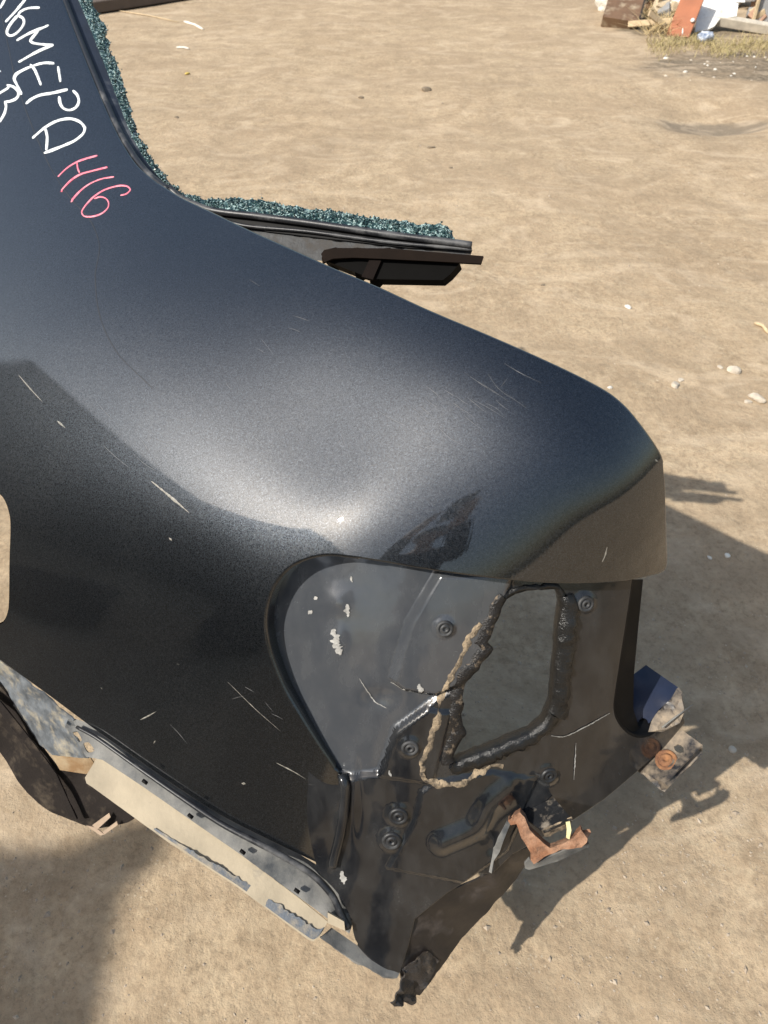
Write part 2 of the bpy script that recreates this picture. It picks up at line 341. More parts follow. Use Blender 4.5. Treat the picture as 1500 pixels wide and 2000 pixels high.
# ------------------------------------------------------------------ quarter panel: outer skin
fender_ctrl = [(50, 50, 40, -6), (-200, 100, 38, -8), (-200, 350, 40, -8), (150, 250, 46, -2), (250, 330, 58, 0), (90, -150, 38, -6),
 (500, 470, 68, 0), (800, 610, 72, 4), (1050, 720, 70, 15), (1200, 800, 58, 42), (380, 430, 62, 0),
 (0, 600, 37, -5), (-300, 600, 36, -8), (300, 600, 52, 0), (600, 700, 56, -2), (900, 800, 57, 10), (1100, 880, 48, 34), (1250, 900, 34, 60),
 (0, 720, 27, -5), (200, 830, 29, -4), (400, 930, 31, -5), (670, 980, 54, -37), (950, 1000, 47, 16), (1100, 1000, 34, 42),
 (0, 900, 19, -5), (200, 1000, 15, -4), (400, 1050, 17, -2), (540, 1060, 37, -3), (-300, 900, 19, -8),
 (0, 1100, 9, -4), (-300, 1150, 9, -8), (0, 1290, 12, -4), (200, 1250, 12, 0), (200, 1400, 15, 0), (450, 1250, 16, 3), (480, 1450, 19, 6), (600, 1650, 19, 10), (300, 1480, 17, 2),
 (700, 1085, 53, 2), (960, 1120, 38, 26), (1150, 1120, 31, 44), (1290, 1100, 17, 64), (1290, 950, 24, 64), (-300, 1400, 14, -8), (800, 1300, 24, 25), (1100, 1400, 20, 50), (900, 1650, 16, 35)]
SK = Surf(fender_ctrl, -480, 1380, -270, 1740, 30, [(660, 990, .93)])
seg_pillar = curve([(108, -24), (118, 0), (150, 85), (187, 178), (226, 265), (262, 322), (305, 360)])
seg_ridge = curve([(305, 360), (350, 388), (400, 412), (470, 446), (560, 487), (650, 528), (735, 564), (830, 608), (950, 658), (1060, 706), (1140, 744), (1190, 772), (1220, 797), (1248, 830), (1274, 866), (1290, 892), (1294, 905)])
seg_tail = curve([(1294, 905), (1298, 960), (1300, 1040), (1302, 1100), (1299, 1112), (1288, 1118)])
seg_tailbot = curve([(1288, 1118), (1250, 1127), (1200, 1134), (1120, 1137), (1040, 1134), (960, 1126), (860, 1113), (760, 1096), (700, 1086)])
seg_arch = curve([(700, 1086), (640, 1080), (600, 1087), (562, 1106), (534, 1138), (518, 1180), (514, 1220), (521, 1265), (536, 1310), (556, 1355), (586, 1405), (621, 1460), (650, 1502)])
seg_edge = curve([(650, 1502), (662, 1514), (656, 1560), (650, 1600), (636, 1676), (628, 1688)])
seg_bot = curve([(628, 1688), (537, 1645), (434, 1593), (364, 1549), (280, 1491), (187, 1425), (93, 1355), (0, 1288), (-120, 1200)])
seg_wheel = curve([(-120, 1200), (-240, 1150), (-360, 1140), (-420, 1150)])
seg_cut = curve([(-420, 1150), (-412, 1000), (-418, 800), (-405, 600), (-330, 400), (-200, 200), (-90, 60), (-40, -20)], sharp=True)
seg_cut[:, 0] += 9*fbm(seg_cut*.05, 3, 5)
seg_top = curve([(-40, -20), (30, -26), (108, -24)])
segs = [seg_pillar, seg_ridge, seg_tail, seg_tailbot, seg_arch, seg_edge, seg_bot, seg_wheel, seg_cut, seg_top]
outer = np.concatenate([s[:-1] for s in segs])
hole_flap = curve([(20, 1010), (19, 1100), (17, 1190), (6, 1216), (-24, 1222), (-120, 1205), (-190, 1195), (-212, 1160), (-214, 1080), (-212, 1000), (-190, 960), (-120, 945), (-30, 950), (4, 968)], 7, True)
def roll(mb, S, path, r, ang, flange, flip=1, nseg=6, drop=0.0):
    px, py = path[:, 0], path[:, 1]; p = S.P(px, py); n = S.N(px, py); tg = unit(np.gradient(p, axis=0)); b = unit(np.cross(tg, n))*flip
    rows, ns = [], []
    for k in range(nseg+1):
        a = math.radians(ang)*k/nseg; rows.append(p+b*r*math.sin(a)-n*r*(1-math.cos(a))-n*drop); ns.append(n*math.cos(a)+b*math.sin(a))
    a = math.radians(ang); d = b*math.cos(a)-n*math.sin(a)
    if flange: rows.append(rows[-1]+d*flange); ns.append(ns[-1])
    mb.loft(rows, ns)
def outward_flip(S, path, poly):
    m = len(path)//2; p = path[m:m+2]; a, b = p[0][:2], p[1][:2]; tg = (b-a)
    pp = S.P(p[:, 0], p[:, 1]); n = S.N(p[:, 0], p[:, 1])[0]; bb = np.cross(unit(pp[1]-pp[0]), n); q = pp[0]+bb*.004
    rel = q-EYE; d = rel@fwd; s2 = np.array([750+F*(rel@rtv)/d, 1000-F*(rel@upv)/d]); return -1 if inside(s2[None], poly)[0] else 1
QP = thing('quarter_panel', 'cut off dark grey rear car quarter panel with handwritten markings and broken window glass', 'car panel', (-.05, .75, 0.))
def build_skin():
    V, T = cdt(outer, [hole_flap], 11); px, py = V[:, 0], V[:, 1]; P = SK.P(px, py); N = SK.N(px, py)
    f = (np.cross(P[T[:, 1]]-P[T[:, 0]], P[T[:, 2]]-P[T[:, 0]])*N[T[:, 0]]).sum(-1) < 0; T[f] = T[f][:, ::-1]
    mb = MB(); mb.add(P, T, N); mb.add(P-N*.0016, T[:, ::-1], -N)
    for sg, r, ang, fl in ((seg_pillar, .005, 100, .012), (seg_ridge, .0075, 105, .022), (seg_tail, .003, 130, .012), (seg_tailbot, .003, 120, .016), (seg_arch, .0045, 100, .034),
                           (seg_edge, .003, 110, .010), (seg_bot, .002, 110, .008), (seg_wheel, .002, 110, .01), (seg_cut, .0008, 90, .0008), (seg_top, .0008, 90, .0008)):
        roll(mb, SK, sg, r, ang, fl, outward_flip(SK, sg, outer))
    hp = np.concatenate([hole_flap, hole_flap[:1]]); roll(mb, SK, hp, .002, 100, .006, -outward_flip(SK, hp, hole_flap)*-1 if False else (1 if outward_flip(SK, hp, hole_flap) == -1 else -1))
    return mb.build('outer_skin', PAINT, QP)
skin = build_skin()

# ------------------------------------------------------------------ light recess and rear panel
tf = lambda x, y: float(SK.t(np.array(float(x)), np.array(float(y))))
rear_ctrl = [(600, 1200, 31, 12), (600, 1320, 27, 10), (700, 1400, 26, 14), (720, 1200, 34, 16), (830, 1180, 26, 30), (820, 1320, 22, 30), (1000, 1180, 30, 40), (1000, 1320, 26, 40), (1160, 1220, 36, 44), (1160, 1330, 31, 46), (1180, 1400, 24, 46), (1225, 1250, 26, 56),
 (720, 1600, 28, 22), (860, 1600, 27, 32), (1000, 1550, 26, 42), (1150, 1500, 24, 50), (1280, 1440, 22, 56), (700, 1750, 30, 18), (800, 1850, 34, 20), (960, 1700, 29, 34), (1330, 1300, 20, 60)]
RE = Surf(rear_ctrl, 460, 1420, 1040, 2000, 30, [(520, 1160, tf(520, 1160)+.035), (550, 1370, tf(550, 1370)+.03), (640, 1520, tf(640, 1520)+.012), (1000, 1130, tf(1000, 1130)+.035), (1240, 1130, tf(1240, 1120)+.045), (640, 1670, tf(640, 1670)+.006), (700, 1100, tf(700, 1090)+.035), (790, 1880, 1.14), (1210, 1400, 1.10), (1330, 1420, 1.17), (970, 1690, 1.12)])
pad1 = curve([(856, 1118), (800, 1212), (764, 1328), (788, 1348), (850, 1358), (960, 1310), (1000, 1115)], 12, True, True)
pad2 = curve([(772, 1425), (835, 1385), (880, 1390), (845, 1530), (740, 1515)], 12, True, True)
floor_ = curve([(500, 1070), (520, 1300), (640, 1514), (690, 1520), (742, 1514), (772, 1430), (850, 1370), (980, 1300), (1000, 1080)], 14, True, True)
step_ = curve([(846, 1526), (822, 1545), (812, 1590), (798, 1622), (758, 1694), (905, 1722), (990, 1660), (1050, 1520), (960, 1505)], 14, True, True)
corner_ = curve([(1010, 1420), (1080, 1440), (1190, 1388), (1228, 1300), (1262, 1130), (1400, 1130), (1400, 1420), (1240, 1545), (1100, 1440)], 14, True, True)
rib1 = curve([(862, 1640), (925, 1610), (950, 1568), (990, 1532)], 10)
rib2 = curve([(1048, 1530), (1030, 1565), (985, 1600), (955, 1650)], 10)
studs = [(867, 1222, 15), (800, 1455, 15), (1142, 1178, 15), (1070, 1512, 15), (778, 1592, 17), (765, 1640, 17)]
def rear_bump(px, py):
    q = np.stack([px, py], -1); h = .014*(1-sstep(sdf(q, pad1), -9, 7))+.004*(1-sstep(sdf(q, pad2), -5, 5))
    h = h-.008*(1-sstep(sdf(q, floor_), -8, 5))+.0045*(1-sstep(sdf(q, step_), -4, 4))
    h = h+.008*(1-sstep(dist(q, rib1, False), 0, 32))-.004*(1-sstep(dist(q, rib2, False), 0, 26))
    for cx, cy, a, sx, sy in ((655, 1178, .004, 30, 26), (656, 1255, .004, 20, 32), (740, 1370, -.004, 34, 20), (690, 1560, .004, 10, 60), (720, 1600, -.004, 40, 40)):
        h = h+a*np.exp(-((px-cx)/sx)**2-((py-cy)/sy)**2)
    for cx, cy, r in studs: h = h+.003*(1-sstep(np.hypot(px-cx, py-cy), r*.9, r*1.7))
    return h+.0005*fbm(q*.02, 3, 44)
RE.bump = rear_bump
hole_light = curve([(988, 1170), (1006, 1159), (1024, 1154), (1056, 1151), (1086, 1149), (1094, 1165), (1097, 1182), (1093, 1205), (1090, 1240), (1088, 1272), (1084, 1310), (1080, 1345), (1076, 1384), (1064, 1410), (1040, 1432), (1005, 1444), (975, 1458), (932, 1474), (890, 1492), (884, 1480), (896, 1452), (910, 1432), (903, 1415), (900, 1396), (906, 1378), (902, 1360), (910, 1335), (916, 1320), (932, 1302), (938, 1288), (952, 1276), (960, 1262), (948, 1250), (958, 1234), (964, 1215), (972, 1200), (977, 1184)], 6, True, True)
hole_light = hole_light+np.stack([2.2*fbm(hole_light*.09, 3, 2), 2.2*fbm(hole_light*.09+50, 3, 3)], -1)
rear_right = curve([(1236, 1120), (1232, 1150), (1212, 1280), (1198, 1375), (1201, 1400), (1216, 1424), (1240, 1440), (1268, 1438), (1300, 1414), (1332, 1392)], 7)
rear_low = curve([(1337, 1412), (1300, 1456), (1240, 1510), (1180, 1560), (1120, 1600), (1000, 1668), (960, 1706), (934, 1704), (870, 1745), (808, 1795), (795, 1850), (780, 1900)], 9, sharp=True)
rear_left = curve([(768, 1906), (720, 1868), (694, 1835), (684, 1790), (660, 1745), (630, 1712), (618, 1690), (600, 1600), (600, 1480), (560, 1400), (520, 1340), (500, 1250), (500, 1160), (520, 1100), (570, 1072), (700, 1072), (900, 1100), (1100, 1122)], 12)
def build_rear():
    ol = np.concatenate([rear_right, rear_low, rear_left]); V, T = cdt(ol, [hole_light], 5); px, py = V[:, 0], V[:, 1]; P = RE.P(px, py); N = RE.N(px, py)
    f = (np.cross(P[T[:, 1]]-P[T[:, 0]], P[T[:, 2]]-P[T[:, 0]])*N[T[:, 0]]).sum(-1) < 0; T[f] = T[f][:, ::-1]
    mb = MB(); mb.add(P, T, N); mb.add(P-N*.002, T[:, ::-1], -N)
    roll(mb, RE, rear_low, .003, 100, .008, outward_flip(RE, rear_low, ol)); roll(mb, RE, rear_left[:8], .003, 100, .008, outward_flip(RE, rear_left[:8], ol))
    ob = mb.build('rear_panel', INNER, QP); ob.data.materials.append(RECESS)
    c = V[T].mean(1); mi = (sdf(c, floor_) < -4).astype(int); ob.data.polygons.foreach_set('material_index', np.concatenate([mi, mi, np.zeros(len(ob.data.polygons)-2*len(T), int)]))
    plateq = [(1226, 1132, .03), (1256, 1132, .05), (1246, 1232, .05), (1238, 1320, .045), (1237, 1384, .04), (1247, 1418, .03), (1268, 1432, .02), (1240, 1442, .006), (1208, 1424, .01), (1190, 1380, .015), (1206, 1280, .02)]
    global gutter_pts; gutter_pts = [(x, y, float(RE.t(np.array(x*1.), np.array(y*1.)))+d) for x, y, d in plateq]
    g = MB(); roll(g, RE, rear_right, .004, 85, .045, outward_flip(RE, rear_right, ol)); g.build('trunk_gutter', GUTTER, QP)
build_rear()
def on_rear(x, y, h=0.):
    x = np.array(float(x)); y = np.array(float(y)); n = RE.N(x, y); return RE.P(x, y)+n*h, n
for i, (x, y, r) in enumerate(studs):
    p, n = on_rear(x, y); k = float(RE.t(np.array(x*1.), np.array(y*1.)))/F; R_ = r*k
    st = MB().lathe(p, n, [(R_*1.15, -.001), (R_*1.1, .0022), (R_*.85, .003), (R_*.75, .0012), (R_*.58, .001), (R_*.5, .003), (R_*.3, .003), (R_*.24, -.004), (.0001, -.004)], 24).build('stud_hole', STUD, QP)
# sealant round the torn opening
def rim(name, i0, i1, mat, wout, h, seed):
    n = len(hole_light); idx = np.arange(i0, i1+1) % n; c = hole_light[idx]; ctr = hole_light.mean(0); tg = np.gradient(np.concatenate([hole_light[-2:], hole_light, hole_light[:2]]), axis=0)[2:-2][idx]
    k = np.ones(5)/5; tgs = np.stack([np.convolve(np.pad(tg[:, a], 2, 'edge'), k, 'valid') for a in (0, 1)], -1); nb = unit(np.stack([tgs[:, 1], -tgs[:, 0]], -1))
    if (nb*(c-ctr)).sum() < 0: nb = -nb
    rows = []; m = len(c); prof = [(wout, -.001), (wout*.8, h*.7), (wout*.55, h), (wout*.3, h*.8), (0.0, h*.45), (-1.5, -.004), (1, -.015), (6, -.024)]
    for j, (o, hh) in enumerate(prof):
        jit = .55*fbm(np.stack([np.arange(m)*.22, np.full(m, j*.8)], -1), 2, seed)+.7*vnoise(np.stack([np.arange(m)*1.1, np.full(m, j*2.7)], -1), seed+30); q = c+nb*(o*(1+.5*jit))[:, None] if j < 4 else c+nb*o+nb*(2.2*jit)[:, None]
        q = q+np.zeros_like(c); P = RE.P(q[:, 0], q[:, 1]); N = RE.N0(q[:, 0], q[:, 1]); rows.append(P+N*(hh*(1+1.0*jit+.9*vnoise(np.stack([np.arange(m)*.9, np.full(m, j*2.3)], -1), seed+9)))[:, None] if hh > 0 else P+N*hh)
    return MB().loft(rows).build(name, mat, QP)
ns_ = len(hole_light); dd = lambda x, y: int(np.argmin(((hole_light-np.array([x, y]))**2).sum(-1)))
a0, a1, a2, a3, a4 = dd(988, 1170), dd(1092, 1165), dd(1076, 1390), dd(884, 1488), dd(972, 1200)
rim('sealant_bead', a0, a1, SEAL, 12, .004, 1); tag(rim('sealant_bead', a1, a2, SEAL, 34, .007, 2), 'lumpy black sealant along the right of the opening')
rim('sealant_bead', a2, a3, SEAL, 22, .006, 3); rim('sealant_bead', a3, ns_, SEALT, 25, .003, 4)
cr = curve([(936, 1215), (913, 1250), (897, 1277), (877, 1327), (860, 1367), (847, 1420), (833, 1457), (825, 1493), (833, 1517), (863, 1530), (900, 1523), (933, 1510), (960, 1493), (982, 1497)], 1.6)
cr = cr+np.stack([6*fbm(cr*.06, 5, 61), 6*fbm(cr*.06+30, 5, 62)], -1); nj = fbm(np.stack([np.arange(len(cr))*.5, np.zeros(len(cr))], -1), 3, 63)
tg_c = unit(np.gradient(cr, axis=0)); nb_c = np.stack([tg_c[:, 1], -tg_c[:, 0]], -1); rows = []
for j, (o_, hh) in enumerate([(-5, -.0006), (-4, .0005), (-1.5, .0009), (1, .0010), (3, .0008), (5, .0005), (6.5, -.0006)]):
    jj = fbm(np.stack([np.arange(len(cr))*.35, np.full(len(cr), j*1.3)], -1), 4, 70); q = cr+nb_c*(o_*(1+1.5*fbm(np.stack([np.arange(len(cr))*.07, np.full(len(cr), (j > 3)*9.)], -1), 4, 75)))[:, None]
    rows.append(RE.P(q[:, 0], q[:, 1])+RE.N0(q[:, 0], q[:, 1])*(hh*(1+1.9*jj) if hh > 0 else np.full(len(cr), hh))[:, None])
tag(MB().loft(rows).build('sealant_ridge', SEALD, QP), 'dust covered ragged ridge along the left of the opening')
ip = curve([(1098, 1146), (1108, 1200), (1104, 1270), (1098, 1345), (1092, 1392), (1078, 1424)], 8); it_ = np.array([float(RE.t(np.array(x), np.array(y))) for x, y in ip])
MB().loft([W(ip[:, 0]+k*5., ip[:, 1], it_+.02+k*.06) for k in range(7)]).build('inner_trunk_panel', GUTTER, QP)  # unseen sheet added to stop sunlight passing through the lamp opening
# vertical folded seam beside the skin edge
sx = curve([(668, 1516), (676, 1530), (672, 1580), (664, 1630), (650, 1688)], 6); MB().tube(np.array([on_rear(x, y, .004)[0] for x, y in sx]), .0075, 10).build('seam_bead', INNER, QP)
# blob of dirty filler on the recess
p, n = on_rear(655, 1250); 

WEAR_GLINT = plain('bare_white_patch', (.42, .41, .385), .6, scale=120, var=.5, bumps=.4)
for i_, (pts_, w_) in enumerate((([(648, 1232), (655, 1248), (657, 1266), (664, 1282)], 17), ([(683, 1128), (686, 1140)], 6), ([(676, 1182), (678, 1208)], 10), ([(600, 1196), (606, 1202)], 8), ([(612, 1168), (616, 1174)], 6), ([(700, 1330), (712, 1350), (730, 1378), (754, 1390)], 2), ([(762, 1338), (800, 1352), (850, 1356)], 3), ([(1124, 1450), (1122, 1490), (1120, 1522)], 2), ([(1076, 1436), (1100, 1438), (1140, 1420), (1190, 1392)], 1.8), ([(818, 1330), (822, 1352)], 9), ([(1112, 1168), (1106, 1190)], 9), ([(668, 1700), (672, 1726)], 9), ([(760, 1500), (764, 1512)], 5))):  # worn spots and scratches, plus a highlight line painted along the crease
    c_ = curve(pts_, 2.0); n_ = len(c_); t_ = unit(np.gradient(c_, axis=0)); b_ = np.stack([-t_[:, 1], t_[:, 0]], -1); rows_ = []
    for sd in (-1, 1): wv_ = w_/2*np.sin(np.linspace(.3, math.pi-.3, n_))*(1+1.3*fbm(np.stack([np.arange(n_)*.6, np.full(n_, sd*5.+i_*3)], -1), 3, 90+i_)); q_ = c_+b_*(sd*np.maximum(wv_, .3))[:, None]; rows_.append(RE.P(q_[:, 0], q_[:, 1])+RE.N(q_[:, 0], q_[:, 1])*.0012)
    MB().loft([rows_[0], (rows_[0]+rows_[1])/2, rows_[1]]).build('worn_patch', WEAR_GLINT, QP)
# generic plate from picture outline with per-corner depth
def plate(name, pts, mat, thick=.002, step=14, parent=None, rough=0, holes=(), seed=0, sharp=True, auto=30):
    q = np.array([p[:2] for p in pts], float); tt = np.array([p[2] for p in pts], float)
    A = np.c_[q/500, np.ones(len(q))]; lt = np.log(tt)
    ol = curve(q, step*.7, True, sharp)
    V, T = cdt(ol, [curve(h, 5, True) for h in holes], step)
    d = np.linalg.norm(V[:, None]-q[None], axis=-1); wt = 1/np.maximum(d, 2)**2.5; t = np.exp((wt*lt).sum(1)/wt.sum(1)) if len(q) > 4 else np.exp(np.c_[V/500, np.ones(len(V))]@np.linalg.lstsq(A, lt, rcond=None)[0])
    if len(q) > 4:
        pl = np.c_[V/500, np.ones(len(V))]@np.linalg.lstsq(A, lt, rcond=None)[0]; res = lt-A@np.linalg.lstsq(A, lt, rcond=None)[0]; t = np.exp(pl+(wt*res).sum(1)/wt.sum(1))
    P = W(V[:, 0], V[:, 1], t)
    n = unit(np.cross(P[T[:, 1]]-P[T[:, 0]], P[T[:, 2]]-P[T[:, 0]])); c = P[T].mean(1)
    f = (n*(c-EYE)).sum(-1) > 0; T[f] = T[f][:, ::-1]; n[f] *= -1; vn = np.zeros_like(P)
    for k in range(3): np.add.at(vn, T[:, k], n)
    vn = unit(vn)
    if rough: P = P+vn*(rough*fbm(V*.06, 3, seed))[:, None]
    from collections import Counter
    ed = Counter(); orient = {}
    for tr in T:
        for a, b in ((tr[0], tr[1]), (tr[1], tr[2]), (tr[2], tr[0])): ed[frozenset((a, b))] += 1; orient[frozenset((a, b))] = (a, b)
    N = len(P); fs = [tuple(t_) for t_ in T]+[tuple(t_[::-1]+N) for t_ in T]
    for e, cnt in ed.items():
        if cnt == 1: a, b = orient[e]; fs.append((b, a, a+N, b+N))
    mb = MB(); mb.add(np.concatenate([P, P-vn*thick]), fs); return mb.build(name, mat, parent if parent is not None else QP, True, 0, auto)
plate('trunk_gutter', gutter_pts, GUTTER, .002, 8)
def tz(px, py, z): return float((z-CAM_H)/ray(np.array(px*1.), np.array(py*1.))[2])
# --- bumper side bracket: rail under the skin and dusty shelf
rail_top = [(135, 1413), (187, 1430), (280, 1496), (364, 1554), (434, 1599), (537, 1652), (621, 1704), (660, 1745), (682, 1790), (690, 1806)]
rail_low = [(683, 1822), (668, 1806), (639, 1793), (583, 1752), (467, 1667), (373, 1602), (280, 1537), (200, 1484), (168, 1478), (149, 1445), (127, 1420)]
T0 = lambda x, y: tf(x, min(y, 1690))
railp = [(x, y-(13 if i_ < 7 else 6), T0(x, y-12)+.014) for i_, (x, y) in enumerate(rail_top)]+[(x, y, T0(x, y-40)-.012) for x, y in rail_low]
plate('bumper_rail', railp, GREYPL, .003, 10, rough=.001, holes=[[(142, 1430), (150, 1428), (160, 1446), (154, 1450)], [(163, 1452), (173, 1450), (184, 1466), (172, 1470)]])
gp = curve([(150, 1420), (187, 1440), (280, 1506), (364, 1564), (434, 1610), (537, 1664), (610, 1708), (648, 1748), (668, 1790), (680, 1812)], 8)
MB().tube(np.array([W(x, y, T0(x, y-20)-.006) for x, y in gp]), np.linspace(.003, .0062, len(gp)), 6).build('rubber_lip', RUBBER, QP)
shelf = [(187, 1483), (166, 1519), (169, 1530), (180, 1537), (327, 1644), (467, 1735), (600, 1834), (611, 1839), (625, 1830), (640, 1800), (583, 1753), (467, 1667), (373, 1602), (280, 1537), (205, 1480)]
def shelf_t(x, y): # outer edge juts outwards from the body at the height of the rail
    u = ((x-187)*.83+(y-1483)*.57); xr, yr = 200+u*.83*.98, 1482+u*.57*1.02; tr = T0(xr, yr-40)-.013; z = CAM_H+tr*ray(np.array(xr), np.array(yr))[2]; return .55*tz(x, y, z-.012)+.45*tr
plate('dusty_bracket', [(x, y, shelf_t(x, y)) for x, y in shelf], DUSTY, .004, 12, rough=.0016)
k_e = np.random.default_rng(3); e_lo = curve([(300, 1620), (400, 1688), (467, 1731), (540, 1786), (600, 1829), (612, 1835), (622, 1828)], 6); e_hi = e_lo[::-1]+np.array([7., -11.])*(1+1.3*np.abs(fbm(np.stack([np.arange(len(e_lo))*.6, np.zeros(len(e_lo))], -1), 4, 5))*.7)[:, None]*np.linspace(1.5, .25, len(e_lo))[:, None]
plate('scraped_edge', [(x, y, shelf_t(x, y)-.0016) for x, y in np.concatenate([e_lo, e_hi])], plain('scraped_slate_plastic', (.10, .115, .135), .6, scale=50, bumps=.3, dust=.45, dustcol=(.30, .26, .20), dscale=50), .0008, 6)
for x, y in ((283, 1527), (372, 1594), (474, 1664), (580, 1740)):
    t = T0(x, y-40)-.02; MB().box(W(np.array(x*1.), np.array(y*1.), np.array(t)), (.0045, .0022, .002), RR, OO).build('clip', GUTTER, QP)
plate('clip_tab', [(640, 1782, T0(640, 1690)-.016), (672, 1800, T0(670, 1690)-.016), (674, 1818, T0(670, 1690)-.016), (640, 1803, T0(640, 1690)-.016)], DUSTY, .004, 8)
plate('lower_sill_edge', [(625, 1832, RE.t(690., 1790.)-.01), (648, 1812, RE.t(690., 1790.)+.01), (700, 1848, RE.t(700., 1845.)+.008), (782, 1897, RE.t(780., 1890.)+.004), (776, 1910, RE.t(780., 1890.)-.004), (750, 1908, RE.t(750., 1890.)-.006), (690, 1876, RE.t(700., 1850.)-.008)], GREYPL, .004, 10)
# --- worn flange of the wheel arch, inner wheel house
plate('wheel_arch_flange', [(-120, 1204, T0(-120, 1196)+.01), (0, 1290, T0(0, 1284)+.01), (58, 1334, T0(58, 1328)+.01), (82, 1353, T0(82, 1345)+.01), (145, 1406, T0(145, 1392)+.012), (128, 1421, T0(128, 1390)+.02), (149, 1443, T0(149, 1400)+.02), (172, 1482, T0(160, 1410)+.03), (100, 1476, T0(100, 1370)+.07), (70, 1443, T0(70, 1345)+.08), (0, 1341, T0(0, 1290)+.06), (-120, 1240, T0(-120, 1200)+.06)], FLANGE, .002, 10, rough=.004)
tw = T0(60, 1330)
plate('rusty_lip', [(100, 1475, tw+.065), (176, 1480, tw+.035), (190, 1500, tw+.05), (168, 1512, tw+.06), (117, 1504, tw+.075)], plain('rusty_dusty_steel', (.22, .13, .06), .9, col2=(.34, .26, .16), scale=25, bumps=.4), .002, 8)
plate('wheel_house', [(-140, 1230, tw+.07), (0, 1340, tw+.07), (70, 1443, tw+.08), (117, 1502, tw+.085), (165, 1505, tw+.08), (215, 1530, tw+.07), (270, 1590, tw+.06), (250, 1606, tw+.08), (185, 1618, tw+.11), (150, 1606, tw+.12), (85, 1577, tw+.14), (40, 1532, tw+.15), (0, 1470, tw+.16), (-140, 1330, tw+.16)], WELL, .003, 10, rough=.0012, sharp=False)
plate('wheel_house_lip', [(-140, 1262, tw+.055), (0, 1370, tw+.055), (66, 1452, tw+.068), (110, 1512, tw+.075), (150, 1600, tw+.085), (140, 1602, tw+.09), (100, 1520, tw+.08), (0, 1392, tw+.06), (-140, 1286, tw+.06)], WELL, .003, 9)
for pts in ([(180, 1612), (213, 1588), (216, 1596), (190, 1620)], [(200, 1625), (228, 1604), (230, 1611), (204, 1630)], [(168, 1612), (186, 1616), (204, 1630), (196, 1632)]):
    plate('spot_weld_tab', [(x, y, tw+.075) for x, y in pts], plain('bare_tan_metal', (.42, .31, .22), .8), .002, 7)
# --- lower flange hanging under the rear panel, torn tip
tb = lambda x, y: float(RE.t(np.array(float(x)), np.array(float(y))))
plate('lower_flange', [(960, 1704, tb(960, 1704)+.004), (870, 1745, tb(870, 1745)+.004), (808, 1795, tb(808, 1795)+.004), (796, 1850, tb(795, 1850)+.004), (782, 1898, tb(780, 1890)+.004), (790, 1935, tb(780, 1890)+.02), (820, 1945, tb(800, 1890)+.03), (858, 1895, tb(850, 1800)+.05), (903, 1832, tb(900, 1770)+.06), (960, 1772, tb(950, 1720)+.06), (1010, 1715, tb(1000, 1680)+.06), (1052, 1650, tb(1050, 1640)+.05), (1004, 1664, tb(1000, 1660)+.004)],
      plain('brown_dusty_black', (.016, .013, .012), .45, scale=14, bumps=.15, dust=.25, dustcol=(.07, .055, .045), dscale=20), .003, 9, rough=.002)
tt_ = tb(780, 1890)
plate('torn_tip', [(784, 1892, tt_+.002), (792, 1905, tt_+.0), (780, 1930, tt_-.004), (762, 1958, tt_-.006), (772, 1968, tt_-.002), (790, 1958, tt_+.01), (806, 1966, tt_+.02), (815, 1958, tt_+.02), (812, 1945, tt_+.03), (838, 1915, tt_+.03), (860, 1880, tt_+.03), (836, 1858, tt_+.012)], plain('torn_dirty_edge', (.03, .026, .024), .5, scale=40, bumps=.6, dust=.4, dustcol=(.30, .23, .16)), .003, 7, rough=.012, seed=3)
# --- rusty forked bracket with black tab
tq = tb(1030, 1620)
fork = [(992, 1602), (1004, 1592), (1018, 1589), (1024, 1598), (1034, 1619), (1049, 1636), (1061, 1650), (1075, 1655), (1100, 1646), (1113, 1641), (1128, 1630), (1134, 1618), (1146, 1638), (1149, 1648), (1134, 1655), (1110, 1656), (1093, 1662), (1061, 1676), (1044, 1686), (1037, 1678), (1034, 1667), (1021, 1638), (1008, 1608), (996, 1612)]
FB = plate('rusty_fork_bracket', [(x+2.5*math.sin(i_*2.3), y+2*math.cos(i_*1.7), tq-.045-.00016*(x-1000)) for i_, (x, y) in enumerate(fork)], RUST, .016, 4, rough=.004)
plate('fork_underside', [(1024, 1688, tq-.03), (1034, 1678, tq-.04), (1050, 1684, tq-.045), (1100, 1662, tq-.05), (1150, 1648, tq-.055), (1146, 1656, tq-.04), (1090, 1682, tq-.03), (1034, 1699, tq-.025), (1026, 1697, tq-.025)], GREYPL, .004, 6, FB)
plate('black_tab', [(1008, 1590, tq-.005), (1082, 1558, tq-.012), (1097, 1576, tq-.03), (1117, 1600, tq-.06), (1062, 1625, tq-.055), (1028, 1600, tq-.025)], TABM, .003, 7)
plate('tab_lip', [(1060, 1622, tq-.054), (1118, 1599, tq-.059), (1116, 1610, tq-.05), (1076, 1634, tq-.045), (1064, 1634, tq-.048)], SEALD, .003, 5, rough=.004)
plate('yellow_tape_scrap', [(1105, 1606, tq-.062), (1113, 1604, tq-.062), (1116, 1622, tq-.063), (1112, 1640, tq-.06), (1106, 1636, tq-.06), (1107, 1620, tq-.062)], plain('pale_yellow', (.62, .56, .30), .7), .0015, 5)
plate('strap', [(990, 1604, tq-.04), (998, 1606, tq-.04), (984, 1640, tq-.03), (976, 1664, tq-.012), (964, 1682, tq-.008), (960, 1706, tq-.008), (955, 1703, tq-.006), (962, 1668, tq-.008), (972, 1636, tq-.025)], GREYPL, .003, 6)
